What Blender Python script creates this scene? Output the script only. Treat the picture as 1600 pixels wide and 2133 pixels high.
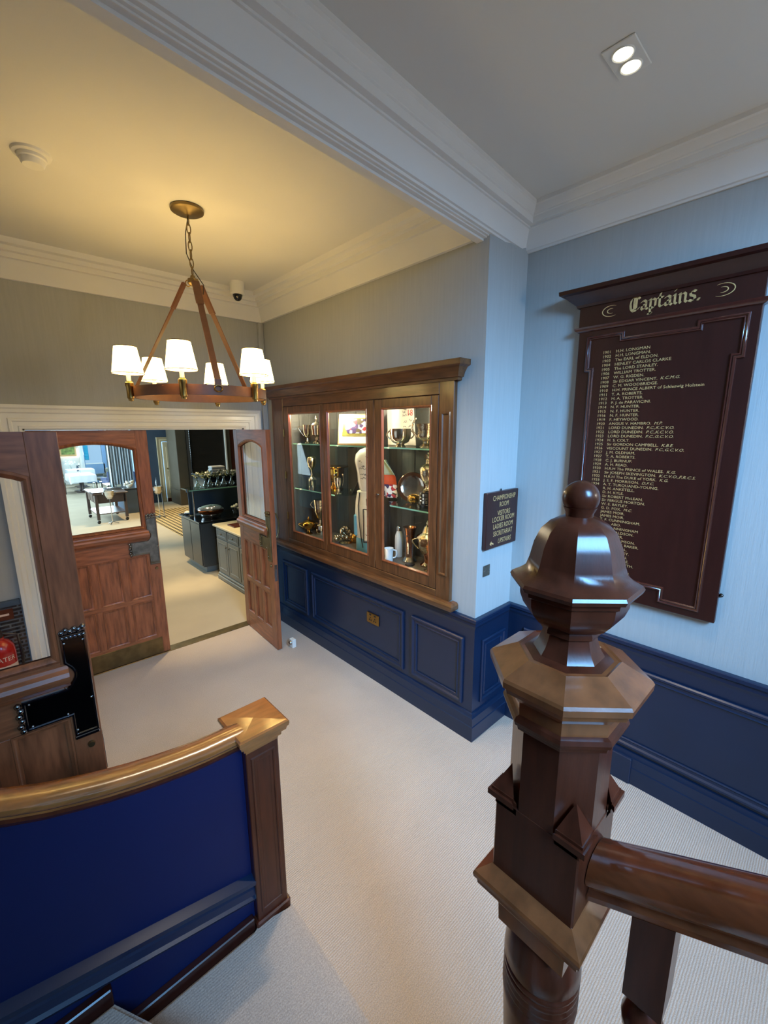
import bpy, bmesh, math, random
from math import pi, sin, cos, radians as R
from mathutils import Vector, Matrix
random.seed(7)
for o in list(bpy.data.objects): bpy.data.objects.remove(o)
S = bpy.context.scene
COL = S.collection

# ------------------------------------------------------------------ camera
cd = bpy.data.cameras.new('camera'); cam = bpy.data.objects.new('camera', cd); COL.objects.link(cam); S.camera = cam
cd.sensor_fit = 'VERTICAL'; cd.sensor_height = 36; cd.sensor_width = 36; cd.lens = 883.7/2133*36; cd.clip_start = .02; cd.clip_end = 200
YAW, PIT, ROL = R(42.645), R(11.16), R(-.303)
fw = Vector((sin(YAW)*cos(PIT), cos(YAW)*cos(PIT), -sin(PIT)))
rt = Vector((cos(YAW), -sin(YAW), 0)); up = rt.cross(fw)
r2 = rt*cos(ROL)+up*sin(ROL); u2 = -rt*sin(ROL)+up*cos(ROL)
M = Matrix((r2, u2, -fw)).transposed().to_4x4(); M.translation = (0, 0, 2.1)
cam.matrix_world = M

# ------------------------------------------------------------------ world, daylight, exposure
W = bpy.data.worlds.new('sky'); S.world = W; W.use_nodes = True
bg = W.node_tree.nodes['Background']; bg.inputs[0].default_value = (.42, .72, 1, 1); bg.inputs[1].default_value = .9
vs = S.view_settings
vs.view_transform = 'Standard'; vs.look = 'None'; vs.gamma = 1; vs.use_curve_mapping = False; vs.exposure = 0
S.cycles.max_bounces = 8; S.cycles.diffuse_bounces = 4; S.cycles.glossy_bounces = 4; S.cycles.transparent_max_bounces = 12
S.cycles.caustics_reflective = False; S.cycles.caustics_refractive = False; S.cycles.sample_clamp_indirect = 4
def light(name, kind, loc, energy, col, size=.1, size_y=None, aim=None, parent=None, spot=60, blend=.5, spread=180):
    l = bpy.data.lights.new(name, kind); l.energy = energy; l.color = col
    if kind == 'AREA':
        l.size = size
        l.spread = R(spread)
        if size_y: l.shape = 'RECTANGLE'; l.size_y = size_y
    else: l.shadow_soft_size = size
    if kind == 'SPOT': l.spot_size = R(spot); l.spot_blend = blend
    o = bpy.data.objects.new(name, l); COL.objects.link(o); o.location = loc
    if aim is not None: o.rotation_euler = (Vector(aim)-Vector(loc)).to_track_quat('-Z', 'Y').to_euler()
    if parent: o.parent = parent
    return o
DAY = (.21, .53, 1)
WARM = (1, .66, .22)
light('stair_window_daylight', 'AREA', (.2, -2.58, 3.75), 104, DAY, 1.5, 1.6, (2.5, 1.4, 1.0), spread=68)
light('entrance_daylight', 'AREA', (-.75, 2.85, 1.2), 5, (.72, .86, 1), 1.5, 1.9, (1.5, 2.85, .6), spread=120)
light('dining_window_daylight', 'AREA', (-1.3, 13.6, 1.8), 480, (.64, .88, 1), 9, 1.8, (3, 13.6, .5), spread=140)
light('far_window_daylight', 'AREA', (2.9, 20.3, 1.9), 260, (.66, .88, 1), 2.4, 1.6, (2.4, 15, .6), spread=140)

# ------------------------------------------------------------------ materials
def srgb(r, g, b):
    f = lambda c: (c/255/12.92) if c <= 10.3 else ((c/255+.055)/1.055)**2.4
    return (f(r), f(g), f(b), 1)
def mat(name, col, rough=.5, metal=0, coat=0, noise=None, bump=None, emit=None, spec=.5, dark=.75, aniso=None, coatr=.12):
    """noise=(scale, (sx,sy,sz)) tints the colour; bump=(scale,(sx,sy,sz),strength)"""
    m = bpy.data.materials.new(name); m.use_nodes = True; t = m.node_tree; b = t.nodes['Principled BSDF']
    b.inputs['Base Color'].default_value = col; b.inputs['Roughness'].default_value = rough; b.inputs['Metallic'].default_value = metal
    b.inputs['Coat Weight'].default_value = coat; b.inputs['Coat Roughness'].default_value = coatr; b.inputs['Specular IOR Level'].default_value = spec
    if emit: b.inputs['Emission Color'].default_value = emit[0]; b.inputs['Emission Strength'].default_value = emit[1]
    if noise or bump: tc = t.nodes.new('ShaderNodeTexCoord')
    def ns(sc, st, det=4):
        mp = t.nodes.new('ShaderNodeMapping'); mp.inputs['Scale'].default_value = st; t.links.new(tc.outputs['Object'], mp.inputs[0])
        n = t.nodes.new('ShaderNodeTexNoise'); n.inputs['Scale'].default_value = sc; n.inputs['Detail'].default_value = det; t.links.new(mp.outputs[0], n.inputs['Vector']); return n
    if noise:
        n = ns(noise[0], noise[1]); r = t.nodes.new('ShaderNodeValToRGB')
        r.color_ramp.elements[0].position = .33; r.color_ramp.elements[1].position = .67
        r.color_ramp.elements[0].color = (col[0]*dark, col[1]*dark, col[2]*dark, 1); r.color_ramp.elements[1].color = col
        t.links.new(n.outputs['Fac'], r.inputs[0]); t.links.new(r.outputs[0], b.inputs['Base Color'])
    if bump:
        n = ns(bump[0], bump[1]); u = t.nodes.new('ShaderNodeBump'); u.inputs['Strength'].default_value = bump[2]; u.inputs['Distance'].default_value = .004
        t.links.new(n.outputs['Fac'], u.inputs['Height']); t.links.new(u.outputs[0], b.inputs['Normal'])
    return m
def carpet(name, col, rib=True, lattice=None):
    m = mat(name, col, .95, spec=.1, noise=(2.2, (1, 1, 1)), dark=.92); t = m.node_tree; b = t.nodes['Principled BSDF']
    tc = t.nodes.new('ShaderNodeTexCoord')
    n = t.nodes.new('ShaderNodeTexNoise'); n.inputs['Scale'].default_value = 260; t.links.new(tc.outputs['Object'], n.inputs['Vector'])
    w = t.nodes.new('ShaderNodeTexWave'); w.inputs['Scale'].default_value = 34; w.inputs['Distortion'].default_value = 1.2; w.inputs['Detail'].default_value = 2
    w.bands_direction = 'Y'; t.links.new(tc.outputs['Object'], w.inputs['Vector'])
    a = t.nodes.new('ShaderNodeMath'); a.operation = 'ADD'; t.links.new(n.outputs['Fac'], a.inputs[0]); t.links.new(w.outputs['Fac'], a.inputs[1])
    u = t.nodes.new('ShaderNodeBump'); u.inputs['Strength'].default_value = .55 if rib else .2; u.inputs['Distance'].default_value = .004
    t.links.new(a.outputs[0], u.inputs['Height']); t.links.new(u.outputs[0], b.inputs['Normal'])
    # loop pile: fine light/dark flecks of the yarn
    mx = t.nodes.new('ShaderNodeMixRGB'); mx.blend_type = 'MULTIPLY'; mx.inputs[0].default_value = 1
    src = b.inputs['Base Color'].links[0].from_socket; t.links.new(src, mx.inputs[1])
    r = t.nodes.new('ShaderNodeValToRGB'); r.color_ramp.elements[0].color = (.72, .72, .72, 1); r.color_ramp.elements[1].color = (1.1, 1.1, 1.1, 1)
    r.color_ramp.elements[0].position = .3; r.color_ramp.elements[1].position = .7
    t.links.new(n.outputs['Fac'], r.inputs[0]); t.links.new(r.outputs[0], mx.inputs[2]); t.links.new(mx.outputs[0], b.inputs['Base Color'])
    if lattice:
        k = t.nodes.new('ShaderNodeTexChecker'); k.inputs['Scale'].default_value = 1; k.inputs['Color1'].default_value = lattice; k.inputs['Color2'].default_value = col
        mp = t.nodes.new('ShaderNodeMapping'); mp.inputs['Rotation'].default_value = (0, 0, R(45)); mp.inputs['Scale'].default_value = (15, 15, 15)
        t.links.new(tc.outputs['Object'], mp.inputs[0]); t.links.new(mp.outputs[0], k.inputs['Vector']); t.links.new(k.outputs['Color'], b.inputs['Base Color'])
    return m
def glass(name, tint=(1, 1, 1, 1), refl=1.0, ior=1.5):
    m = bpy.data.materials.new(name); m.use_nodes = True; t = m.node_tree; t.nodes.clear()
    o = t.nodes.new('ShaderNodeOutputMaterial'); mx = t.nodes.new('ShaderNodeMixShader'); tr = t.nodes.new('ShaderNodeBsdfTransparent'); g = t.nodes.new('ShaderNodeBsdfGlossy')
    f = t.nodes.new('ShaderNodeFresnel'); gm = t.nodes.new('ShaderNodeNewGeometry'); ir = t.nodes.new('ShaderNodeMath'); ir.operation = 'MULTIPLY_ADD'; ir.inputs[1].default_value = 1/ior-ior; ir.inputs[2].default_value = ior
    t.links.new(gm.outputs['Backfacing'], ir.inputs[0]); t.links.new(ir.outputs[0], f.inputs[0]); tr.inputs[0].default_value = tint; g.inputs['Roughness'].default_value = .02
    ml = t.nodes.new('ShaderNodeMath'); ml.operation = 'MULTIPLY'; ml.inputs[1].default_value = refl; t.links.new(f.outputs[0], ml.inputs[0])
    t.links.new(ml.outputs[0], mx.inputs[0]); t.links.new(tr.outputs[0], mx.inputs[1]); t.links.new(g.outputs[0], mx.inputs[2]); t.links.new(mx.outputs[0], o.inputs[0]); return m
def wood(name, c, rough=.3, coat=.5, st=(9, 9, 1.2), dark=.5, sc=5):
    return mat(name, srgb(*c), rough, 0, coat, noise=(sc, st), bump=(28, st, .05), dark=dark)
m_wall = mat('wall_textile', srgb(176, 177, 174), .85, spec=.2, noise=(70, (1, 1, .05)), dark=.945, bump=(160, (1, 1, .06), .25))
m_ceil = mat('ceiling_paint', srgb(226, 224, 218), .85, spec=.15, noise=(2, (1, 1, 1)), dark=.985)
m_plaster = mat('cornice_plaster', srgb(232, 230, 226), .7, spec=.25, noise=(3, (1, 1, 1)), dark=.97)
m_white = mat('white_gloss', srgb(236, 233, 222), .3, coat=.2, noise=(6, (1, 1, 1)), dark=.96)
m_navy = mat('navy_eggshell', srgb(17, 36, 62), .32, coat=.15, spec=.4, noise=(4, (1, 1, 1)), dark=.88, coatr=.3)
m_navyflat = mat('navy_flat', srgb(10, 26, 70), .5, spec=.3, noise=(3, (1, 1, 1)), dark=.9)
m_carpet = carpet('carpet_beige', srgb(204, 187, 171))
m_stair = carpet('carpet_stair', srgb(186, 170, 156), rib=False)
m_far = carpet('carpet_far', srgb(190, 176, 152), rib=False)
m_lat = carpet('carpet_lattice', srgb(205, 180, 130), rib=False, lattice=srgb(48, 40, 34))
m_oak = wood('oak_door', (166, 95, 58), .38, .25)
m_oakh = wood('oak_door_rail', (170, 99, 61), .38, .25, st=(1.2, 9, 9))
m_cab = wood('cabinet_mahogany', (114, 72, 40), .33, .35)
m_cabh = wood('cabinet_mahogany_rail', (116, 74, 41), .33, .35, st=(9, 1.2, 9))
m_dark = mat('mahogany_dark', srgb(88, 38, 22), .28, 0, .25, spec=.3, noise=(5, (9, 9, 1.2)), bump=(28, (9, 9, 1.2), .05), dark=.65, coatr=.16)
m_rail = wood('handrail_polished', (140, 66, 34), .2, .8, st=(9, 1.5, 9), dark=.55)
m_gold_rail = wood('handrail_golden', (166, 100, 48), .2, .8, st=(1.5, 9, 9), dark=.6)  # golden wood, lighter than the dark newel post
m_tread = wood('newel_orange_brown', (150, 80, 42), .3, .6, st=(6, 6, 2), dark=.6)  # lighter orange-brown wood for the collars and glazing beads
m_board = wood('board_mahogany', (54, 20, 14), .35, .15, dark=.8)
m_boardm = wood('board_moulding', (78, 36, 28), .2, .7, dark=.8)
m_goldleaf = mat('gold_leaf', srgb(222, 178, 116), .5, .1, noise=(200, (1, 1, 1)), dark=.8)
m_brass = mat('brass', srgb(170, 134, 72), .28, 1, noise=(9, (1, 1, 1)), dark=.8)
m_brassp = mat('brass_aged', srgb(142, 122, 84), .42, 1, noise=(14, (1, 1, 1)), dark=.7)
m_pewter = mat('pewter_worn', srgb(150, 146, 136), .4, 1, noise=(18, (1, 1, 1)), dark=.55)
m_blackplate = mat('blackened_brass', srgb(92, 88, 84), .2, 1, noise=(6, (1, 1, 1)), dark=.7, bump=(3, (1, 1, 1), .3))
m_edgeglint = mat('edge_glint_metal', srgb(150, 150, 156), .16, 1, noise=(8, (1, 1, 1)), dark=.6)  # paler metal puts bright highlights into the near lock plate's edges
m_silver = mat('silver', srgb(215, 205, 185), .12, 1, noise=(12, (1, 1, 1)), dark=.8)
m_silverc = mat('chased_silver', srgb(215, 200, 170), .16, 1, noise=(12, (1, 1, 1)), dark=.7, bump=(55, (1, 1, 1), .8))
m_goldm = mat('gilt', srgb(212, 160, 70), .16, 1, noise=(12, (1, 1, 1)), dark=.75)
m_copper = mat('copper', srgb(200, 130, 84), .18, 1, noise=(12, (1, 1, 1)), dark=.75)
m_chrome = mat('chrome', srgb(220, 220, 222), .1, 1, noise=(6, (1, 1, 1)), dark=.95)
m_leather = mat('tan_leather', srgb(106, 64, 38), .5, noise=(30, (1, 1, 1)), dark=.8, bump=(120, (1, 1, 1), .1))
m_black = mat('black_plastic', srgb(20, 20, 22), .35, noise=(20, (1, 1, 1)), dark=.8)
m_plastic = mat('white_plastic', srgb(232, 230, 222), .4, noise=(8, (1, 1, 1)), dark=.97)
m_glass = glass('clear_glass')
m_cabglass = glass('cabinet_glass', refl=.75)
m_shelfglass = glass('shelf_glass', (.86, .97, .92, 1), 1.0)
m_edge = mat('glass_edge', srgb(140, 205, 180), .15, noise=(10, (1, 1, 1)), dark=.9, coat=.5)
m_back = mat('cabinet_back', srgb(78, 80, 76), .6, noise=(4, (6, 6, 1)), dark=.7)
m_stone = mat('cabinet_base_cloth', srgb(112, 106, 96), .7, noise=(9, (1, 1, 1)), dark=.7)
m_shade = bpy.data.materials.new('lamp_shade_fabric'); m_shade.use_nodes = True
_b = m_shade.node_tree.nodes['Principled BSDF']; _b.inputs['Base Color'].default_value = srgb(250, 240, 214); _b.inputs['Roughness'].default_value = .9
_b.inputs['Emission Color'].default_value = (1, .72, .26, 1); _b.inputs['Emission Strength'].default_value = 8
_t = m_shade.node_tree; _n = _t.nodes.new('ShaderNodeTexNoise'); _n.inputs['Scale'].default_value = 90; _u = _t.nodes.new('ShaderNodeBump'); _u.inputs['Strength'].default_value = .1
_t.links.new(_n.outputs['Fac'], _u.inputs['Height']); _t.links.new(_u.outputs[0], _b.inputs['Normal'])
m_lamp = mat('lit_lamp', (1, .95, .8, 1), .4, emit=((1, .93, .72, 1), 14), noise=(5, (1, 1, 1)), dark=.98)
m_strip = mat('led_strip', (1, .9, .66, 1), .5, emit=((1, .84, .52, 1), 16), noise=(5, (1, 1, 1)), dark=.98)
m_bulb = mat('lit_bulb', (1, .9, .7, 1), .4, emit=((1, .84, .5, 1), 12), noise=(5, (1, 1, 1)), dark=.98)
m_cloth = mat('white_linen', srgb(232, 234, 234), .85, noise=(4, (1, 1, 1)), dark=.95, bump=(30, (1, 1, 1), .2))
m_curtain = mat('grey_curtain', srgb(200, 212, 220), .85, noise=(6, (4, 4, .3)), dark=.8)
m_greyunit = mat('grey_unit_paint', srgb(128, 130, 124), .45, noise=(4, (1, 1, 1)), dark=.93)
m_darkunit = mat('charcoal_unit_paint', srgb(64, 68, 68), .3, noise=(4, (1, 1, 1)), dark=.9, coat=.3)
m_blackgloss = mat('black_granite', srgb(14, 14, 15), .12, noise=(60, (1, 1, 1)), dark=.6, coat=.5)
m_cream = mat('cream_worktop', srgb(232, 220, 186), .3, noise=(5, (1, 1, 1)), dark=.95)
m_creamp = mat('cream_joinery', srgb(206, 190, 154), .5, noise=(4, (1, 1, 1)), dark=.93)
m_umber = mat('olive_brown_wall', srgb(74, 66, 50), .7, noise=(4, (1, 1, 1)), dark=.85)
m_slate = mat('slate_blue_wall', srgb(58, 74, 92), .7, noise=(4, (1, 1, 1)), dark=.88)
m_paleblue = mat('pale_blue_wall', srgb(128, 160, 190), .8, noise=(4, (1, 1, 1)), dark=.95)
m_leaf = mat('leaf_green', srgb(92, 104, 66), .6, noise=(30, (1, 1, 1)), dark=.6)
m_petal = mat('white_petal', srgb(240, 240, 228), .6, noise=(30, (1, 1, 1)), dark=.9)
m_trolley = wood('trolley_wood', (74, 58, 52), .4, .2, dark=.7)
m_chairg = mat('grey_green_upholstery', srgb(112, 116, 104), .8, noise=(12, (1, 1, 1)), dark=.85)
m_chairb = mat('blue_upholstery', srgb(84, 96, 132), .8, noise=(12, (1, 1, 1)), dark=.8)
m_turq = mat('turquoise_view_tint', srgb(20, 160, 190), .5, noise=(6, (1, 1, 1)), dark=.9)  # colour of the bright outside view, painted on a board
m_red = mat('extinguisher_red', srgb(176, 30, 22), .25, coat=.5, noise=(8, (1, 1, 1)), dark=.9)
m_label = mat('cream_label', srgb(226, 196, 176), .5, noise=(20, (1, 1, 1)), dark=.95)
m_ink = mat('black_ink', srgb(26, 26, 30), .6, noise=(90, (1, 1, 1)), dark=.7)
m_redink = mat('red_ink', srgb(214, 30, 34), .6, noise=(90, (1, 1, 1)), dark=.85)
m_blueink = mat('blue_ink', srgb(40, 50, 170), .6, noise=(90, (1, 1, 1)), dark=.85)
m_teal = mat('teal_leatherette', srgb(96, 166, 184), .5, noise=(14, (1, 1, 1)), dark=.9)
m_bagwhite = mat('white_leatherette', srgb(232, 228, 212), .5, noise=(14, (1, 1, 1)), dark=.93)
m_baggrey = mat('grey_leatherette', srgb(124, 120, 112), .5, noise=(14, (1, 1, 1)), dark=.88)
m_ceramic = mat('white_ceramic', srgb(238, 234, 224), .2, coat=.5, noise=(8, (1, 1, 1)), dark=.97)
m_orange = mat('orange_cloth', srgb(226, 92, 46), .8, noise=(20, (1, 1, 1)), dark=.85)
m_sage = mat('sage_cloth', srgb(186, 192, 156), .8, noise=(20, (1, 1, 1)), dark=.88)
m_hedge = mat('hedge_leaves', srgb(70, 120, 60), .7, noise=(9, (1, 1, 1)), dark=.4, bump=(14, (1, 1, 1), 1))
m_lawn = mat('lawn_grass', srgb(120, 170, 90), .9, noise=(12, (1, 1, 1)), dark=.7)
def tiles(name, col, sx, sy, mortar=(.02, .02, .02, 1), rough=.15):
    m = mat(name, col, rough, coat=.4); t = m.node_tree; b = t.nodes['Principled BSDF']
    tc = t.nodes.new('ShaderNodeTexCoord'); k = t.nodes.new('ShaderNodeTexBrick')
    mp = t.nodes.new('ShaderNodeMapping'); mp.inputs['Rotation'].default_value = (R(90), 0, 0); t.links.new(tc.outputs['Object'], mp.inputs[0]); t.links.new(mp.outputs[0], k.inputs['Vector'])
    k.inputs['Scale'].default_value = 1; k.inputs['Brick Width'].default_value = sx; k.inputs['Row Height'].default_value = sy; k.inputs['Mortar Size'].default_value = .006
    k.inputs['Color1'].default_value = col; k.inputs['Color2'].default_value = (col[0]*.7, col[1]*.7, col[2]*.7, 1); k.inputs['Mortar'].default_value = mortar
    u = t.nodes.new('ShaderNodeBump'); u.inputs['Strength'].default_value = .4; u.invert = True
    t.links.new(k.outputs['Color'], b.inputs['Base Color']); t.links.new(k.outputs['Fac'], u.inputs['Height']); t.links.new(u.outputs[0], b.inputs['Normal']); return m
m_tile = tiles('black_tile', srgb(40, 36, 32), .2, .075, srgb(24, 22, 20))
m_tilel = tiles('dado_black_tile', srgb(30, 33, 40), .12, .03, srgb(86, 92, 98))
def photo_mat():
    """the team photograph: a grass field with a speckled group of players"""
    m = mat('team_photo_print', srgb(60, 60, 50), .4); t = m.node_tree; b = t.nodes['Principled BSDF']; tc = t.nodes.new('ShaderNodeTexCoord')
    v = t.nodes.new('ShaderNodeTexVoronoi'); v.inputs['Scale'].default_value = 34; t.links.new(tc.outputs['Object'], v.inputs['Vector'])
    r = t.nodes.new('ShaderNodeValToRGB'); e = r.color_ramp; e.interpolation = 'CONSTANT'
    e.elements[0].color = srgb(240, 236, 228); e.elements[1].position = .38; e.elements[1].color = srgb(52, 40, 86)
    for p, c in ((.55, (190, 50, 60)), (.7, (236, 230, 226)), (.85, (70, 66, 50))):
        x = e.elements.new(p); x.color = srgb(*c)
    s = t.nodes.new('ShaderNodeSeparateColor'); t.links.new(v.outputs['Color'], s.inputs[0]); t.links.new(s.outputs[0], r.inputs[0]); t.links.new(r.outputs[0], b.inputs['Base Color']); return m
m_photo = photo_mat()
m_field = mat('photo_field_print', srgb(132, 128, 50), .5, noise=(30, (1, 1, 1)), dark=.5)
m_floral = photo_mat(); m_floral.name = 'floral_cloth'
def painting_mat():
    m = mat('landscape_print', srgb(150, 170, 80), .6, noise=(9, (1, 1, 1.5)), dark=.35); return m
m_paint = painting_mat()

# ------------------------------------------------------------------ mesh builder
OFF = {}
class MB:
    def __init__(s): s.v = []; s.f = []
    def add(s, vs, fs):
        n = len(s.v); s.v += [tuple(p) for p in vs]; s.f += [tuple(i+n for i in f) for f in fs]; return s
    def box(s, x0, y0, z0, x1, y1, z1, b=0):
        x0, x1 = sorted((x0, x1)); y0, y1 = sorted((y0, y1)); z0, z1 = sorted((z0, z1))
        b = min(b, (x1-x0)*.45, (y1-y0)*.45, (z1-z0)*.45)
        if b <= 0:
            return s.add([(x, y, z) for z in (z0, z1) for y in (y0, y1) for x in (x0, x1)],
                         [(0, 2, 3, 1), (4, 5, 7, 6), (0, 1, 5, 4), (2, 6, 7, 3), (0, 4, 6, 2), (1, 3, 7, 5)])
        bm = bmesh.new(); bmesh.ops.create_cube(bm, size=1)
        for v in bm.verts: v.co = ((x0+x1)/2+v.co.x*(x1-x0), (y0+y1)/2+v.co.y*(y1-y0), (z0+z1)/2+v.co.z*(z1-z0))
        bmesh.ops.bevel(bm, geom=bm.edges[:], offset=b, segments=1, affect='EDGES'); return s.bm(bm)
    def bm(s, bm):
        bm.verts.index_update(); s.add([v.co[:] for v in bm.verts], [[v.index for v in f.verts] for f in bm.faces]); bm.free(); return s
    def prism(s, poly, fn, h0, h1):
        n = len(poly)
        return s.add([fn(u, v, h0) for u, v in poly]+[fn(u, v, h1) for u, v in poly],
                     [tuple(range(n))[::-1], tuple(range(n, 2*n))]+[(i, (i+1) % n, n+(i+1) % n, n+i) for i in range(n)])
    def lathe(s, prof, seg=24, c=(0, 0, 0), ph=0, sx=1, sy=1, cap=True):
        k = len(prof); vs = []; fs = []
        for r, z in prof:
            for j in range(seg):
                a = ph+2*pi*j/seg; vs.append((c[0]+r*sx*cos(a), c[1]+r*sy*sin(a), c[2]+z))
        for i in range(k-1):
            for j in range(seg):
                a, b = i*seg+j, i*seg+(j+1) % seg; fs.append((a, b, b+seg, a+seg))
        if cap:
            if prof[0][0] > 1e-5: fs.append(tuple(range(seg))[::-1])
            if prof[-1][0] > 1e-5: fs.append(tuple((k-1)*seg+j for j in range(seg)))
        return s.add(vs, fs)
    def tube(s, path, r, seg=8, closed=False, flat=None):
        P = [Vector(p) for p in path]; n = len(P); rs = r if isinstance(r, (list, tuple)) else [r]*n; vs = []; fs = []
        up0 = None
        for i, p in enumerate(P):
            a = P[(i-1) % n] if (closed or i > 0) else p; b = P[(i+1) % n] if (closed or i < n-1) else p
            d = (b-a).normalized()
            if up0 is None:
                up0 = Vector((0, 0, 1)) if abs(d.z) < .9 else Vector((1, 0, 0))
            x = up0-d*up0.dot(d); x = x.normalized() if x.length > 1e-4 else d.orthogonal().normalized(); up0 = x; y = d.cross(x)
            for j in range(seg):
                t = 2*pi*j/seg; vs.append(p+x*cos(t)*rs[i]*(flat or 1)+y*sin(t)*rs[i])
        m = n if closed else n-1
        for i in range(m):
            for j in range(seg):
                a, b = i*seg+j, i*seg+(j+1) % seg; c, e = ((i+1) % n)*seg+j, ((i+1) % n)*seg+(j+1) % seg; fs.append((a, b, e, c))
        if not closed: fs += [tuple(range(seg))[::-1], tuple((n-1)*seg+j for j in range(seg))]
        return s.add(vs, fs)
    def sweep(s, path, prof, fn, closed=False):
        """profile (t, h) swept along a 2D path; t is offset to the LEFT of travel, h the third axis; mitred corners"""
        n = len(path); P = [Vector(p) for p in path]; vs = []; fs = []; k = len(prof)
        for i in range(n):
            d0 = (P[i]-P[i-1]).normalized() if (closed or i > 0) else None; d1 = (P[(i+1) % n]-P[i]).normalized() if (closed or i < n-1) else None
            d0 = d0 or d1; d1 = d1 or d0
            n0 = Vector((-d0.y, d0.x)); n1 = Vector((-d1.y, d1.x)); m = (n0+n1).normalized(); m = m/max(.2, m.dot(n0))
            for t, h in prof: q = P[i]+m*t; vs.append(fn(q.x, q.y, h))
        for i in range(n if closed else n-1):
            for j in range(k-1):
                a = i*k+j; b = ((i+1) % n)*k+j; fs.append((a, b, b+1, a+1))
        if not closed: fs += [tuple(range(k)), tuple((n-1)*k+j for j in range(k))[::-1]]
        return s.add(vs, fs)
    def ball(s, c, r, seg=14, rings=9, sz=1):
        return s.lathe([(r*sin(pi*i/rings)+1e-6*(i in (0, rings)), -r*sz*cos(pi*i/rings)) for i in range(rings+1)], seg, c)
    def xf(s, m): s.v = [tuple(m @ Vector(p)) for p in s.v]; return s
    def build(s, name, m, parent=None, local=False, smooth=None, **tags):
        me = bpy.data.meshes.new(name)
        off = OFF.get(parent.name, Vector()) if (parent and not local) else Vector()
        me.from_pydata([Vector(p)-off for p in s.v], [], s.f); me.update()
        bm = bmesh.new(); bm.from_mesh(me); bmesh.ops.recalc_face_normals(bm, faces=bm.faces[:]); bm.to_mesh(me); bm.free()
        me.materials.append(m)
        if smooth:
            me.polygons.foreach_set('use_smooth', [True]*len(me.polygons)); me.set_sharp_from_angle(angle=R(smooth))
        o = bpy.data.objects.new(name, me); COL.objects.link(o)
        if parent: o.parent = parent; OFF[o.name] = off
        for k, v in tags.items(): o[k] = v
        return o
def thing(name, label, cat, loc=(0, 0, 0), rz=0, group=None):
    o = bpy.data.objects.new(name, None); COL.objects.link(o); o.location = loc; o.rotation_euler = (0, 0, rz); o.empty_display_size = .05
    o['label'] = label; o['category'] = cat
    if group: o['group'] = group
    OFF[o.name] = Vector(loc); return o
def tag(o, label, cat, group=None):
    o['label'] = label; o['category'] = cat
    if group: o['group'] = group
    return o
def holder(name, loc=(0, 0, 0), rz=0):
    o = bpy.data.objects.new(name, None); COL.objects.link(o); o.location = loc; o.rotation_euler = (0, 0, rz); o['kind'] = 'structure'; OFF[o.name] = Vector(loc); o.empty_display_size = .05
    return o
def struct(mb, name, m, parent=None, smooth=None):
    o = mb.build(name, m, parent, smooth=smooth)
    if not parent: o['kind'] = 'structure'
    return o
def dup(root, loc, rz=None, label=None):
    def cp(o, par):
        c = o.copy(); COL.objects.link(c)
        if par: c.parent = par
        for ch in list(o.children): cp(ch, c)
        return c
    c = cp(root, None); c.location = loc
    if rz is not None: c.rotation_euler = (0, 0, rz)
    if label: c['label'] = label
    return c
XY = lambda x, y, z: (x, y, z)
XZ = lambda y0: (lambda u, v, h: (u, y0-h, v))          # plane facing -Y
def text_mb(lines, size, fn, xs=1.0, shear=0, fit=None, align='LEFT'):
    """flat lettering: lines of (string, u, v) typeset into one mesh, fn maps (u,v) to the world"""
    mb = MB(); wid = []
    for st, u, v, *opt in lines:
        c = bpy.data.curves.new('t', 'FONT'); c.body = st; c.size = size*(opt[1] if len(opt) > 1 else 1); c.resolution_u = 2; c.shear = opt[0] if opt else shear; c.align_x = align
        o = bpy.data.objects.new('t', c); COL.objects.link(o); dg = bpy.context.evaluated_depsgraph_get(); dg.update()
        me = bpy.data.meshes.new_from_object(o.evaluated_get(dg)); ws = [p.co.x for p in me.vertices] or [0]
        wid.append(u+max(ws)*xs)
        mb.add([fn(u+p.co.x*xs, v+p.co.y) for p in me.vertices], [tuple(p.vertices) for p in me.polygons])
        bpy.data.objects.remove(o); bpy.data.curves.remove(c); bpy.data.meshes.remove(me)
    return mb, wid
def nib(mb, strokes, fn, w=.1, ang=40, thick=.02):
    """broad-nib pen strokes: each segment is the sweep of a slanted pen edge"""
    dx, dy = cos(R(ang))*w/2, sin(R(ang))*w/2; ex, ey = -sin(R(ang))*thick/2, cos(R(ang))*thick/2
    for st in strokes:
        for (a, b), (c, d) in zip(st[:-1], st[1:]):
            pts = [(x+sx*dx+tx*ex, y+sx*dy+tx*ey) for x, y in ((a, b), (c, d)) for sx in (-1, 1) for tx in (-1, 1)]
            pts = sorted(set(pts)); lo = []; hi = []
            cr = lambda o, p, q: (p[0]-o[0])*(q[1]-o[1])-(p[1]-o[1])*(q[0]-o[0])
            for p in pts:
                while len(lo) > 1 and cr(lo[-2], lo[-1], p) <= 0: lo.pop()
                lo.append(p)
            for p in reversed(pts):
                while len(hi) > 1 and cr(hi[-2], hi[-1], p) <= 0: hi.pop()
                hi.append(p)
            h = lo[:-1]+hi[:-1]
            mb.add([fn(*p) for p in h], [tuple(range(len(h)))])
    return mb

# ------------------------------------------------------------------ the building
XC, YP, YB, XW, ZC, ZT = 2.173, 1.492, 4.138, 2.585, 3.36, 3.14
mb = MB(); mb.box(-3, -2.75, -.06, 2.75, YB+.1, 0); struct(mb, 'floor', m_carpet)
mb = MB(); mb.box(-3, -.55, ZC, 2.75, YB+.15, ZC+.06); mb.box(1.75, -2.75, ZC, 2.75, -.55, ZC+.06); mb.box(-3, -2.75, ZC, -1.4, -.55, ZC+.06); struct(mb, 'ceiling', m_ceil)
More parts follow.
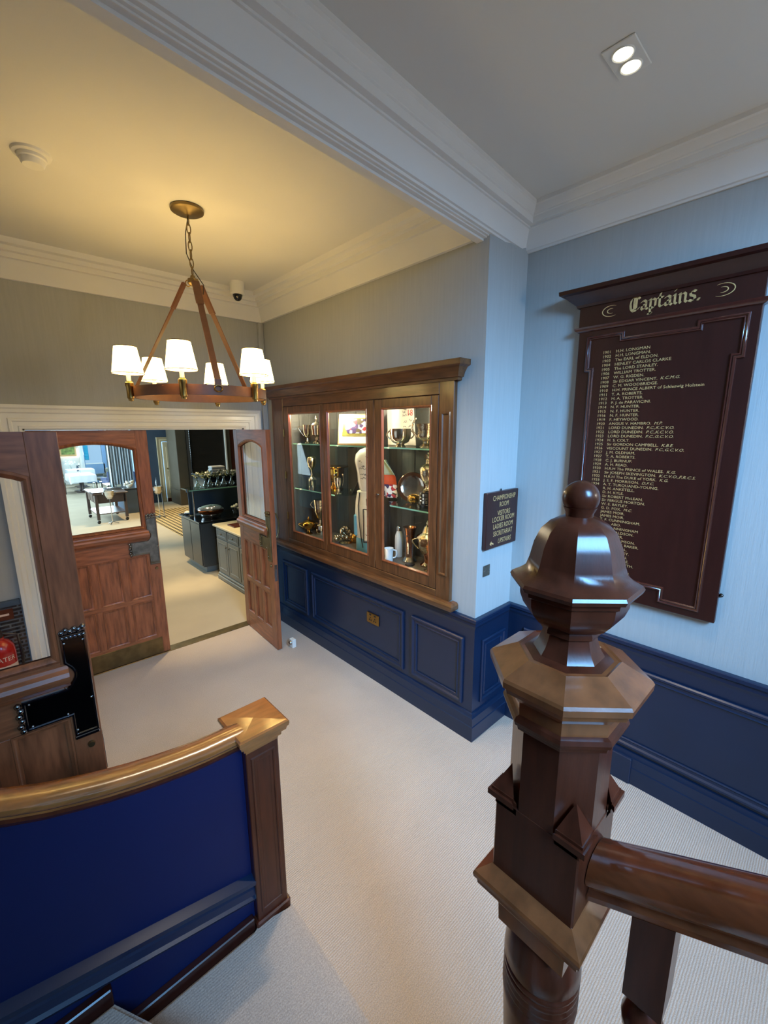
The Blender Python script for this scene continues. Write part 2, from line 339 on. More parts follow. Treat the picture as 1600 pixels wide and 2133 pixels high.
# the stairwell rises through the ceiling behind the viewer, lit by a tall landing window
mb = MB(); mb.box(-1.5, -2.75, ZC+.06, -1.4, -.45, 6.3); mb.box(1.75, -2.75, ZC+.06, 1.85, -.45, 6.3); mb.box(-1.4, -.55, ZC+.06, 1.75, -.45, 6.3)
for x0, x1, z0, z1 in ((-1.4, -.6, ZC, 6.3), (1.0, 1.75, ZC, 6.3), (-.6, 1.0, 4.6, 6.3)): mb.box(x0, -2.75, z0, x1, -2.65, z1)
struct(mb, 'stairwell_wall', m_wall); mb = MB(); mb.box(-1.5, -2.75, 6.3, 1.85, -.45, 6.36); struct(mb, 'ceiling', m_ceil)
# right wall of the hall: a solid pier block with the niche for the trophy cabinet
mb = MB()
for y0, y1, z0, z1 in ((YP, 1.80, 0, ZC), (3.77, YB+.15, 0, ZC), (1.80, 3.77, 0, 1.0), (1.80, 3.77, 2.30, ZC)): mb.box(XC, y0, z0, 2.62, y1, z1)
struct(mb, 'wall_right', m_wall)
mb = MB(); mb.box(XW, -2.75, 0, 2.72, YP, ZC); struct(mb, 'stair_wall', m_wall)
mb = MB(); mb.box(-.8, YB, 0, .2, YB+.15, ZC); mb.box(1.9, YB, 0, XC, YB+.15, ZC); mb.box(.2, YB, 2.11, 1.9, YB+.15, ZC); struct(mb, 'wall_back', m_wall)
# left wall with the entrance doorway, stair walls with the landing window
mb = MB(); mb.box(-.8, YP, 0, -.65, 2.0, ZC); mb.box(-.8, 3.7, 0, -.65, YB, ZC); mb.box(-.8, 2.0, 2.14, -.65, 3.7, ZC); struct(mb, 'wall_left', m_wall)
mb = MB(); mb.box(-2.4, 1.9, 0, -2.3, 3.8, ZC); mb.box(-2.3, 1.85, 0, -.8, 1.95, ZC); mb.box(-2.3, 3.75, 0, -.8, 3.85, ZC); mb.box(-2.3, 1.85, 2.5, -.8, 3.85, 2.6); struct(mb, 'added_vestibule_wall', m_wall)  # unseen closed box, added to keep sky light out of the hall
mb = MB(); mb.box(-3.1, -2.75, 0, -3, YP+.1, ZC); mb.box(-3, YP, 0, -.8, YP+.1, ZC); struct(mb, 'stair_wall', m_wall)
mb = MB(); mb.box(-3, -2.75, 0, -.6, -2.65, ZC); mb.box(1.0, -2.75, 0, 2.6, -2.65, ZC); mb.box(-.6, -2.75, 0, 1.0, -2.65, 2.9); struct(mb, 'wall_rear', m_wall)
w = holder('window_1', (.2, -2.7, 2.9))
mb = MB()
for x in (-.6, .175, .95): mb.box(x, -2.72, 2.9, x+.05, -2.66, 4.6)
for z in (2.9, 3.75, 4.55): mb.box(-.6, -2.72, z, 1.0, -2.66, z+.05)
mb.build('window_frame', m_white, w); MB().box(-.6, -2.70, 2.9, 1.0, -2.695, 4.6).build('pane', m_glass, w)
# beam over the foot of the stairs, with stepped soffit
SK = .077                                   # the beam runs slightly askew in plan
BY = lambda x: YP-SK*(XC-x)
mb = MB()
for d0, d1, h0 in ((0, .10, ZT), (.004, .018, ZT-.007), (.018, .085, ZT-.013), (.04, .085, ZT-.024)):
    mb.prism([(-3, BY(-3)+d0), (XC, YP+d0), (XC, YP+d1), (-3, BY(-3)+d1)], XY, h0, ZC)
struct(mb, 'trim_1', m_plaster)
# cornices
prof = [(0, ZT), (.012, ZT), (.016, ZT+.009), (.026, ZT+.012), (.034, ZT+.05), (.046, ZT+.085), (.062, ZT+.108), (.070, ZT+.110), (.070, ZT+.119), (.098, ZT+.119), (.098, ZT+.152), (.104, ZT+.156), (.104, ZT+.162), (.112, ZT+.170), (.122, ZT+.194), (.130, ZT+.200), (.130, ZC), (0, ZC)]
mb = MB(); mb.sweep([(XW, -2.65), (XW, YP+SK*(XW-XC)), (-3, BY(-3))], prof, XY); struct(mb, 'trim_2', m_plaster, smooth=30)
prof = [(0, ZT-.01), (.016, ZT-.01), (.02, ZT+.03), (.034, ZT+.06), (.046, ZT+.105), (.05, ZT+.11), (.064, ZT+.112), (.066, ZT+.145), (.08, ZT+.15), (.084, ZT+.178), (.105, ZT+.185), (.112, ZC), (0, ZC)]
mb = MB(); mb.sweep([(XC, 1.60), (XC, YB), (-.65, YB), (-.65, 1.60)], [(t*1.5, h) for t, h in prof], XY); struct(mb, 'trim_3', m_plaster, smooth=30)
# navy wainscot with its panels
wain = [(0, .885), (.026, .885), (.03, .88), (.03, .862), (.018, .85), (.018, .832), (.01, .815), (.006, .8), (.006, .2), (.016, .196), (.02, .175), (.024, .168), (.027, .112), (.031, .106), (.031, 0)]
mb = MB(); mb.sweep([(XW, -2.65), (XW, YP), (XC, YP), (XC, YB)], wain, XY); wn = struct(mb, 'trim_4', m_navy, smooth=25)
pm = [(0, 0), (0, .011), (.007, .019), (.018, .018), (.026, .009), (.04, .007), (.046, .012), (.052, .006), (.052, -.002)]
def wpanel(fn, u0, u1, v0, v1):
    MB().sweep([(u0, v0), (u1, v0), (u1, v1), (u0, v1)], pm, fn, closed=True).build('panel_moulding', m_navy, wn, smooth=35)
fnC = lambda u, v, h: (XC-.006-h, u, v); fnP = lambda u, v, h: (u, YP-.006-h, v); fnW = lambda u, v, h: (XW-.006-h, u, v)
wpanel(fnC, 3.48, 3.95, .24, .725); wpanel(fnC, 2.13, 3.40, .24, .725); wpanel(fnC, 1.565, 2.045, .24, .725)
wpanel(fnP, 2.245, 2.525, .25, .71); wpanel(fnW, -.95, 1.36, .22, .735); wpanel(fnW, -2.4, -1.05, .22, .735)
MB().box(XW-.042, .615, 0, XW-.02, .80, .168, .004).build('skirting_block', m_navy, wn)
# dado left of the back opening, corner bead, door casing
mb = MB(); mb.box(-.8, YB-.02, 0, .02, YB, .80); t5 = struct(mb, 'trim_5', m_tilel); MB().box(-.8, YB-.035, .80, .02, YB, .845, .006).build('dado_rail', m_slate, t5)
mb = MB(); mb.box(2.112, YB-.03, .9, 2.15, YB, ZT-.01, .006); mb.tube([(2.16, YB-.012, .9), (2.16, YB-.012, ZT+.03)], .013, 10); struct(mb, 'trim_6', m_wall, smooth=40)
cas = [(0, 0), (0, .02), (.018, .026), (.024, .018), (.05, .02), (.056, .03), (.072, .032), (.078, .022), (.11, .024), (.118, .036), (.14, .04), (.15, .05), (.172, .05), (.172, 0)]
mb = MB(); mb.sweep([(.2, 0), (.2, 2.11), (1.9, 2.11), (1.9, 0)], cas, XZ(YB)); t7 = struct(mb, 'trim_7', m_white, smooth=30)
mb = MB(); mb.box(.2, YB, 0, .212, YB+.15, 2.11); mb.box(1.888, YB, 0, 1.9, YB+.15, 2.11); mb.box(.2, YB, 2.098, 1.9, YB+.15, 2.11); mb.build('jamb_lining', m_white, t7)
MB().box(.212, YB+.03, 0, 1.888, YB+.14, .006, .002).build('threshold_strip', m_brassp, t7)

# ------------------------------------------------------------------ panelled oak doors
DW, DT = .82, .046
def make_door(name, loc, rz, lockm, kick, w=DW):
    d = holder(name, loc, rz); f = -DT/2; L = dict(local=True)
    st = .095
    MB().box(0, f, .006, st, DT/2, 2.095, .002).build('stile', m_oak, d, **L); MB().box(w-st, f, .006, w, DT/2, 2.095, .002).build('stile', m_oak, d, **L)
    arc = [(st+(w-2*st)*i/16, 1.94+.065*sin(pi*i/16)**.8) for i in range(17)]
    MB().prism([(st, 2.095), (w-st, 2.095)]+arc[::-1], lambda u, v, h: (u, h, v), f+.001, DT/2-.001).build('top_rail', m_oakh, d, **L)
    MB().box(st, f+.001, .985, w-st, DT/2-.001, 1.225, .002).build('lock_rail', m_oakh, d, **L)
    MB().box(st, f+.001, .545, w-st, DT/2-.001, .585, .002).build('middle_rail', m_oakh, d, **L)
    MB().box(st, f+.001, .006, w-st, DT/2-.001, .19, .002).build('bottom_rail', m_oakh, d, **L)
    cw = (w-2*st-.1)/3
    for k in (1, 2):
        x = st+k*cw+(k-1)*.05
        for z0, z1 in ((.19, .545), (.585, .985)): MB().box(x, f+.001, z0, x+.05, DT/2-.001, z1, .002).build('mullion', m_oak, d, **L)
    for k in range(3):
        x = st+k*(cw+.05)
        for z0, z1 in ((.19, .545), (.585, .985)):
            p = MB(); p.box(x, f+.016, z0, x+cw, DT/2-.016, z1)
            for s in (-1, 1):
                p.sweep([(x, z0), (x+cw, z0), (x+cw, z1), (x, z1)], [(0, .0), (.006, .0), (.012, -.006), (.018, -.008), (.018, -.016)], (lambda s: lambda u, v, h: (u, s*(DT/2+h), v))(s), closed=True)
            p.build('panel', m_oak, d, smooth=30, **L)
    g = [(st, 1.225), (w-st, 1.225)]+arc[::-1]
    MB().prism(g, lambda u, v, h: (u, h, v), -.003, .003).build('glass_pane', m_glass, d, **L)
    b = MB()
    for s in (-1, 1): b.sweep(g, [(0, 0), (0, -.002), (.01, .004), (.02, -.004), (.026, -.016)], (lambda s: lambda u, v, h: (u, s*(DT/2+h), v))(s), closed=True)
    b.build('glazing_bead', m_oak, d, smooth=30, **L)
    b = MB()
    b.sweep([(.02, 0), (w-.075, 0)], [(1.125, 0), (1.128, .012), (1.14, .02), (1.15, .032), (1.175, .036), (1.19, .03), (1.2, .014), (1.212, .01), (1.215, 0)], lambda u, v, h: (u, f-h, v)); b.build('weather_moulding', m_oakh, d, smooth=30, **L)
    # T-shaped lock plate, scooped out round the end of the weather moulding
    edgem = m_edgeglint if lockm is m_blackplate else lockm
    x1 = w-.006; x0 = w-.088; xa = w-.225
    bite = [(x0-.012*0+.028*sin(pi*i/8), 1.115+.105*i/8) for i in range(9)]
    poly = [(x1, .905), (x1, 1.335), (x0, 1.335)]+bite[::-1]+[(xa, 1.115), (xa, .995), (x0, .995), (x0, .905)]
    p = MB(); p.prism(poly, lambda u, v, h: (u, f-h, v), -.001, .007); lk = p.build('lock_plate', lockm, d, **L)
    p = MB(); p.sweep(poly, [(0, .007), (.002, .012), (.007, .012), (.010, .007)], lambda u, v, h: (u, f-h, v), closed=True); p.build('plate_border', edgem, lk, smooth=40, **L)
    p = MB()
    for i in range(6): p.ball((x0+.008+i*.0135, f-.010, 1.345+.008*(i % 2)), .0105, 8, 6); p.ball((x0+.008+i*.0135, f-.009, 1.322), .008, 8, 6)
    p.build('acanthus_crest', edgem, lk, smooth=60, **L); p = MB()
    for i in range(6): p.ball((xa-.006-.006*(i % 2), f-.010, 1.002+i*.021), .0115, 8, 6)
    p.build('acanthus_end', edgem, lk, smooth=60, **L); MB().box(x0, f-.012, .888, x1, f, .903, .003).build('foot_moulding', edgem, lk, **L)
    for u, v in ((x0+.012, 1.30), (x1-.012, 1.30), (xa+.02, 1.10), (xa+.02, 1.01), (x0+.012, .93), (x1-.012, 1.05), (x0-.01, 1.01)): MB().ball((u, f-.0075, v), .0045, 8, 5).build('screw', m_chrome, lk, smooth=60, **L)
    p = MB(); p.tube([(w-.05, DT/2, 1.10), (w-.05, DT/2+.03, 1.11), (w-.05, DT/2+.05, 1.16), (w-.05, DT/2+.055, 1.22), (w-.05, DT/2+.05, 1.28), (w-.05, DT/2+.03, 1.33), (w-.05, DT/2, 1.34)], .007, 8); p.build('pull_handle', m_brassp, d, smooth=60, **L)
    p = MB(); p.lathe([(0, -.012), (.011, -.012), (.013, -.004), (.013, .001)], 14); p.xf(Matrix.Translation((w-.04, f, .845)) @ Matrix.Rotation(R(-90), 4, 'X')); p.build('key_escutcheon', m_brassp, d, smooth=40, **L)
    if kick:
        MB().box(.03, f-.004, .012, w-.06, f+.001, .165, .001).build('kick_plate', m_brassp, d, **L)
    MB().box(w-.002, -.014, .70, w+.003, .014, .86, .001).build('edge_bolt', m_chrome, d, **L)
    return d
make_door('door_1', (-.632, 1.985, 0), R(-2.3), m_blackplate, False)
make_door('door_2', (.214, 4.21, 0), 0, m_pewter, True)
make_door('door_3', (1.853, 4.225, 0), R(-93.0), m_brassp, False, w=.765)

# ------------------------------------------------------------------ trophy cabinet set in the right wall
XF = 2.143
cab = thing('trophy_cabinet', 'wide mahogany wall cabinet with three glazed doors full of trophies', 'cabinet', (XC, 2.83, .89))
def cpart(name, y0, z0, y1, z1, m=m_cab, x0=XF, x1=2.19, b=.003, parent=cab): return MB().box(x0, y0, z0, x1, y1, z1, b).build(name, m, parent)
cpart('stile', 3.77, .95, 3.985, 2.39); cpart('stile', 1.685, .95, 1.805, 2.39); cpart('top_rail', 1.805, 2.31, 3.77, 2.39, m_cabh); cpart('bottom_rail', 1.805, .95, 3.77, 1.0, m_cabh)
mb = MB(); mb.sweep([(1.71, 1.12), (1.785, 1.12), (1.785, 2.2), (1.71, 2.2)], [(0, 0), (.004, .008), (.012, .008), (.018, 0)], lambda u, v, h: (XF-h, u, v), closed=True); mb.build('stile_panel_moulding', m_cab, cab, smooth=35)
mb = MB(); mb.sweep([(XC, 1.665), (XF, 1.665), (XF, 4.0), (XC, 4.0)], [(0, 2.385), (.012, 2.385), (.014, 2.4), (.026, 2.404), (.034, 2.43), (.052, 2.458), (.07, 2.466), (.074, 2.47), (.074, 2.5), (0, 2.5)], XY); mb.build('cornice', m_cabh, cab, smooth=30)
mb = MB(); mb.sweep([(XC, 1.675), (XF, 1.675), (XF, 3.99), (XC, 3.99)], [(0, .89), (.022, .89), (.04, .9), (.046, .912), (.046, .936), (.036, .95), (0, .952)], XY); mb.build('sill', m_cabh, cab, smooth=30)
for y0, y1, gy0, gy1 in ((3.10, 3.765, 3.145, 3.675), (2.44, 3.09, 2.52, 3.045), (1.81, 2.43, 1.872, 2.353)):
    dr = MB().box(XF+.002, y0, 1.003, XF+.03, gy0, 2.307, .003).box(XF+.002, gy1, 1.003, XF+.03, y1, 2.307, .003).box(XF+.002, gy0, 1.003, XF+.03, gy1, 1.085, .003).box(XF+.002, gy0, 2.245, XF+.03, gy1, 2.307, .003).build('glazed_door', m_cab, cab)
    mb = MB(); mb.sweep([(gy0, 1.085), (gy1, 1.085), (gy1, 2.245), (gy0, 2.245)], [(-.002, -.002), (0, .003), (.006, .003), (.014, -.012)], lambda u, v, h: (XF-h, u, v), closed=True); mb.build('glazing_bead', m_tread, dr, smooth=30)
    MB().box(XF+.016, gy0-.002, 1.083, XF+.02, gy1+.002, 2.247).build('glass_pane', m_cabglass, dr)
    if y0 > 3.05:
        for z in (2.06, 1.65, 1.24): MB().tube([(XF-.003, y1, z-.035), (XF-.003, y1, z+.035)], .006, 8).build('hinge', m_brass, dr, smooth=40)
    elif y0 < 2: MB().lathe([(0, -.012), (.012, -.012), (.014, -.004), (.014, 0)], 14).xf(Matrix.Translation((XF+.002, 2.40, 1.60)) @ Matrix.Rotation(R(90), 4, 'Y')).build('escutcheon', m_silver, dr, smooth=40)
for i in range(13):
    y = 1.80+i*.1515; MB().box(2.565, y+.002, 1.0, 2.585, y+.1495, 2.30, .004).build('back_plank', m_back, cab)
for i, x in enumerate((2.20, 2.32, 2.44)):
    for yy, s in ((1.80, 1), (3.77, -1)): MB().box(x, yy, 1.03, x+.118, yy+s*.008, 2.30, .003).build('side_plank', m_back, cab)
MB().box(2.175, 1.80, 1.0, 2.565, 3.77, 1.03, .002).build('base_board', m_stone, cab)
MB().box(2.175, 1.80, 2.285, 2.565, 3.77, 2.30).build('top_board', m_back, cab)
def shelf(poly, z):
    o = MB().prism(poly, XY, z-.012, z).build('glass_shelf', m_shelfglass, cab); n = len(poly)
    e = MB()
    for a, b in ((0, 1),): e.add([(poly[a][0]-.0008, poly[a][1], z-.0115), (poly[b][0]-.0008, poly[b][1], z-.0115), (poly[b][0]-.0008, poly[b][1], z-.0005), (poly[a][0]-.0008, poly[a][1], z-.0005)], [(0, 1, 2, 3)])
    e.build('polished_edge', m_edge, o)
shelf([(2.235, 1.81), (2.235, 3.76), (2.56, 3.76), (2.56, 1.81)], 1.96)
shelf([(2.235, 1.81), (2.235, 2.36), (2.44, 2.60), (2.56, 2.60), (2.56, 1.81)], 1.515)
shelf([(2.235, 3.08), (2.235, 3.76), (2.56, 3.76), (2.56, 2.92), (2.44, 2.92)], 1.515)
for y in (1.86, 2.3, 3.2, 3.7):
    for z in (1.948, 1.503): MB().box(2.50, y, z-.03, 2.565, y+.014, z, .003).build('shelf_bracket', m_black, cab)
for y in (1.826, 2.435, 3.095, 3.745): MB().box(2.176, y-.004, 1.06, 2.184, y+.004, 2.27).build('led_strip', m_strip, cab)
for y in (1.98, 2.98):
    MB().lathe([(.018, 0), (.026, .008), (.026, .03), (0, .032)], 14, (2.265, y, 2.252)).build('spotlight', m_lamp, cab, smooth=40)
    light('cabinet_spot', 'POINT', (2.265, y, 2.225), 20, (1, .86, .60), .025)
light('cabinet_spot', 'POINT', (2.265, 3.55, 2.225), 9, (1, .86, .60), .025)

# ------------------------------------------------------------------ captains' honours board
bd = thing('honours_board', 'tall dark mahogany board of captains in gold lettering on the blue wall', 'board', (XW, .73, 1.13))
MB().box(2.55, .335, 1.132, XW, 1.125, 2.76, .003).build('back_board', m_board, bd)
MB().box(2.542, .333, 2.645, 2.551, 1.127, 2.757, .002).build('head_panel', m_board, bd)
mb = MB(); mb.sweep([(XW, .335), (2.55, .335), (2.55, 1.125), (XW, 1.125)], [(0, 2.752), (.016, 2.752), (.02, 2.765), (.05, 2.79), (.07, 2.812), (.09, 2.818), (.092, 2.838), (0, 2.838)], XY); mb.build('cornice', m_board, bd, smooth=30)
mb = MB(); mb.sweep([(XW, .335), (2.55, .335), (2.55, 1.125), (XW, 1.125)], [(0, 2.62), (.01, 2.624), (.02, 2.636), (.022, 2.646), (0, 2.65)], XY); mb.build('fillet', m_boardm, bd, smooth=30)
path = [(.413, 1.182), (.578, 1.182), (.578, 1.247), (.875, 1.247), (.875, 1.182), (1.04, 1.182), (1.04, 2.415), (1.066, 2.415), (1.066, 2.585), (.896, 2.585), (.896, 2.556), (.555, 2.556), (.555, 2.585), (.384, 2.585), (.384, 2.415), (.413, 2.415)]
mb = MB(); mb.sweep(path, [(-.012, 0), (-.01, .008), (-.005, .011), (0, .008), (.002, .004), (.004, .008), (.008, .009), (.012, 0)], lambda u, v, h: (2.55-h, u, v), closed=True); mb.build('stepped_moulding', m_boardm, bd, smooth=50)
BL = '''1901|H.H. LONGMAN
1902|H.H. LONGMAN.
1903|The EARL of ELDON.
1904|HENLEY CARLOS CLARKE
1905|The LORD STANLEY.
1906|WILLIAM TROTTER.
1907|W. G. RIGDEN.
1908|Sir EDGAR VINCENT.|K.C.M.G.
1909|C. M. WOODBRIDGE.
1910|H.H. PRINCE ALBERT of Schleswig Holstein
1911|T. A. ROBERTS.
1912|H. A. TROTTER.
1913|P. J. de PARAVICINI.
1914|N. F. HUNTER.
1915|N. F. HUNTER.
1916|N. F. HUNTER.
1919|F. HEYWOOD.
1920|ANGUS V. HAMBRO.|M.P.
1921|LORD DUNEDIN.|P.C.,K.C.V.O.
1922|LORD DUNEDIN.|P.C.,K.C.V.O.
1923|LORD DUNEDIN.|P.C.,G.C.V.O.
1924|H. S. COLT.
1925|Sir GORDON CAMPBELL.|K.B.E.
1926|VISCOUNT DUNEDIN.|P.C.,G.C.V.O.
1927|J. M. OLDHAM.
1927|T. A. ROBERTS.
1928|C. J. BURNUP.
1929|A. H. READ.
1930|H.R.H The PRINCE of WALES.|K.G.
1931|Sir JOSEPH SKEVINGTON.|K.C.V.O.,F.R.C.S.
1932|H.R.H The DUKE of YORK.|K.G.
1933|J. S. F. MORRISON.|D.F.C.
1934|A. T. TURQUAND-YOUNG.
|R. H. ANKETELL.
|D. H. KYLE.
|Sir ROBERT McLEAN.
|Sir FERGUS MORTON.
|W. E. BAYLEY.
|G. D. FOX.|M.C.
|JAMES MOIR.
|JAMES MOIR.
|T. F. CUNNINGHAM.
'''.strip('\n').split('\n')
FR = [('ABO.', .857), ('NNINGHAM', .842), ('ALDSON.', .832), ('IR.', .812), ('AMSON.', .81), ('K BAKER.', .80), ('ELL.', .80), ('LEY.', .79), ('EN.', .79), ('GLE.', .79), ('SMITH.', .79), ('M.', .785), ('ON.', .775)]
fnB = lambda u, v: (2.5488, -u, v)
_, wd = text_mb([('H.H. PRINCE ALBERT of Schleswig Holstein', 0, 0)], .0202, fnB)
XS = .412/wd[0]                              # the longest line reaches where it does on the board
for i, s in enumerate(BL):
    q = s.split('|'); z = 2.493-.02242*i
    if q[0]: text_mb([(q[0], -.987, z)], .0202, fnB, xs=XS)[0].build('year_line', m_goldleaf, bd)
    mb, wd = text_mb([(q[1], -.92, z)], .0202, fnB, xs=XS); mb.build('name_line', m_goldleaf, bd)
    if len(q) > 2: text_mb([(q[2], wd[0]+.012, z, .3)], .0202, fnB, xs=XS)[0].build('honours_line', m_goldleaf, bd)
for i, (s, y) in enumerate(FR): text_mb([(s, -y, 2.493-.02242*(len(BL)+i))], .0202, fnB, xs=XS)[0].build('name_line', m_goldleaf, bd)
G = {'C': (1.3, [[(1.22, 1.28), (1.02, 1.5), (.62, 1.62), (.26, 1.3), (.16, .8), (.24, .3), (.52, .02), (.95, .06), (1.2, .3)], [(.66, 1.58), (.6, .9), (.64, .2)], [(.88, 1.48), (.86, .3)]]),
     'a': (.98, [[(.16, .84), (.42, 1.0), (.68, .86), (.7, .14), (.9, .02)], [(.68, .6), (.26, .46), (.18, .16), (.38, .0), (.68, .2)]]),
     'p': (1.0, [[(.06, .94), (.22, 1.04), (.22, -.42), (.36, -.5)], [(.22, .8), (.52, 1.0), (.78, .84), (.76, .16), (.5, .0), (.22, .14)], [(.02, -.5), (.42, -.5)]]),
     't': (.66, [[(.3, 1.42), (.22, 1.2), (.22, .16), (.42, .0), (.6, .12)], [(.0, .98), (.56, .98)]]),
     'i': (.56, [[(.04, .92), (.22, 1.0), (.22, .14), (.42, .02)], [(.2, 1.36), (.27, 1.43)]]),
     'n': (1.02, [[(.04, .92), (.2, 1.0), (.2, .1), (.3, .02)], [(.22, .78), (.54, 1.0), (.76, .84), (.74, .14), (.92, .02)]]),
     's': (.92, [[(.74, .92), (.5, 1.02), (.2, .84), (.26, .6), (.66, .44), (.72, .16), (.46, -.02), (.12, .12)]]), '.': (.4, [[(.10, .02), (.22, .12)], [(.10, .12), (.22, .02)]])}
mb = MB(); x = 0
for ch in 'Captains.':
    a, st = G[ch]; x0 = x
    nib(mb, [[(px+x0, py) for px, py in s] for s in st], lambda u, v: (2.5408, .873-u*.0395, 2.684+v*.0445-.0), w=.27, ang=38, thick=.05); x += a
mb.build('blackletter_title', m_goldleaf, bd)
for c, s in ((.965, 1), (.48, -1)):
    for ax, az, a0, a1 in ((.045, .027, 60, 300), (.02, .012, 70, 290)):
        mb = MB(); mb.tube([(2.541, c-s*.006+s*(-1)*ax*cos(R(a0+(a1-a0)*i/20))*(1), 2.708+az*sin(R(a0+(a1-a0)*i/20))) for i in range(21)], [.0008+.0016*sin(pi*i/20) for i in range(21)], 6); mb.build('scroll_ornament', m_goldleaf, bd)
bd.location.x -= .002
hk = MB(); hk.tube([(XW, .327, 1.275), (XW-.012, .327, 1.275), (XW-.02, .327, 1.280), (XW-.02, .327, 1.29)], .004, 8); hk.ball((XW-.004, .327, 1.275), .009, 10, 6)
tag(hk.build('wall_hook', m_blackplate, smooth=50), 'small dark hook on the pale wall beside the honours board', 'hook')

# ------------------------------------------------------------------ things on the pier
sg = thing('direction_sign', 'brown wall plaque with gold room directions above a small metal plate', 'sign', (2.39, YP, 1.335))
MB().box(2.212, YP-.03, 1.337, 2.574, YP, 1.703, .004).build('plaque', m_board, sg)
tl = [('CHAMPIONSHIP', .155+.05, 1.648), ('ROOM', .205, 1.604), ('VISITORS', .205, 1.549), ('LOCKER ROOM', .205, 1.510), ('LADIES ROOM', .205, 1.464), ('SECRETARIAT', .205, 1.416), ('UPSTAIRS', .225, 1.362, .25)]
tl[0] = ('CHAMPIONSHIP', .205, 1.648)
for q in tl: text_mb([q], .046, lambda u, v: (2.2+u, YP-.0308, v), xs=.80, align='CENTER')[0].build('gold_lettering', m_goldleaf, sg)
mb = MB(); mb.add([(2.256, YP-.0308, 1.372), (2.276, YP-.0308, 1.391), (2.276, YP-.0308, 1.382), (2.30, YP-.0308, 1.372), (2.30, YP-.0308, 1.362), (2.276, YP-.0308, 1.371), (2.276, YP-.0308, 1.358)], [(0, 1, 2, 3, 4, 5, 6)])
mb.build('arrow', m_goldleaf, sg)
MB().tube([(2.39, YP-.012, 1.70), (2.39, YP-.012, 1.715)], .004, 8).build('hanger', m_black, sg)
bp = thing('blank_plate', 'small square metal blanking plate below the brown direction sign', 'plate', (2.275, YP, 1.147))
MB().box(2.238, YP-.006, 1.150, 2.312, YP, 1.224, .002).build('plate', m_pewter, bp)
for x in (2.248, 2.302): MB().ball((x, YP-.006, 1.187), .004, 8, 5).build('screw', m_chrome, bp)
so = thing('wall_socket', 'brass double power socket on the navy panelling under the cabinet', 'socket', (XC-.006, 2.49, .50))
MB().box(XC-.018, 2.415, .499, XC-.006, 2.562, .589, .003).build('face_plate', m_brass, so)
for y in (2.46, 2.517):
    mb = MB()
    for dy, z in ((0, .548), (-.011, .528), (.011, .528)): mb.box(XC-.02, y+dy-.004, z-.006, XC-.017, y+dy+.004, z+.006)
    mb.build('pin_holes', m_black, so, kind='stuff'); MB().box(XC-.021, y-.010, .568, XC-.017, y+.010, .582, .001).build('switch', m_black, so)
ds = thing('door_stop', 'small white door holder on the carpet at the open oak door', 'door stop', (1.92, 3.44, 0))
MB().box(1.915, 3.40, 0, 1.955, 3.46, .085, .004).build('housing', m_plastic, ds); MB().lathe([(.0, 0), (.022, 0), (.024, .006), (.018, .02), (0, .022)], 14).xf(Matrix.Translation((1.915, 3.43, .05)) @ Matrix.Rotation(R(-90), 4, 'Y')).build('magnet_pad', m_chrome, ds, smooth=40)

# ------------------------------------------------------------------ fire extinguisher seen through the near door
ex = thing('fire_extinguisher', 'red water fire extinguisher seen through the glass of the nearest door', 'extinguisher', (-.13, 4.0, 0))
MB().lathe([(.0, .02), (.07, .02), (.08, .04), (.08, .5), (.074, .55), (.05, .59), (.025, .605), (.025, .62)], 24, (-.13, 4.0, 0)).build('cylinder', m_red, ex, smooth=40)
mb = MB(); n = 14
for i in range(n):
    for a in (i, i+1): pass
mb.add([(-.13+.0806*sin(R(-75+150*i/n)), 4.0-.0806*cos(R(-75+150*i/n)), z) for z in (.22, .42) for i in range(n+1)], [(i, i+1, n+2+i, n+1+i) for i in range(n)]); mb.build('paper_label', m_label, ex, smooth=60)
mb, _ = text_mb([('WATER', 0, .455)], .05, lambda u, v: (-.13+.0812*sin(u/.081), 4.0-.0812*cos(u/.081), v), xs=.9, align='CENTER'); mb.build('lettering', m_label, ex)
mb, _ = text_mb([('A', -.02, .3)], .09, lambda u, v: (-.13+.0812*sin(u/.081), 4.0-.0812*cos(u/.081), v)); mb.build('class_letter', m_blueink, ex)
MB().lathe([(.02, .62), (.024, .63), (.024, .66), (.012, .68)], 14, (-.13, 4.0, 0)).tube([(-.13, 4.0, .66), (-.18, 3.99, .70)], .009, 8).tube([(-.13, 4.0, .64), (-.19, 3.99, .66)], .007, 8).build('valve_handle', m_black, ex, smooth=50)
MB().tube([(-.12, 4, .65), (-.03, 3.98, .62), (-.02, 3.98, .45), (-.04, 3.98, .2)], .01, 8).build('hose', m_black, ex, smooth=60)
si = thing('notice_plate', 'small brown notice on the black tiled dado above the extinguisher', 'notice', (-.13, YB-.02, .70))
MB().box(-.24, YB-.03, .70, -.03, YB-.02, .785, .002).build('board', m_dark, si); MB().box(-.215, YB-.0315, .735, -.055, YB-.03, .75).build('printed_line', m_label, si)

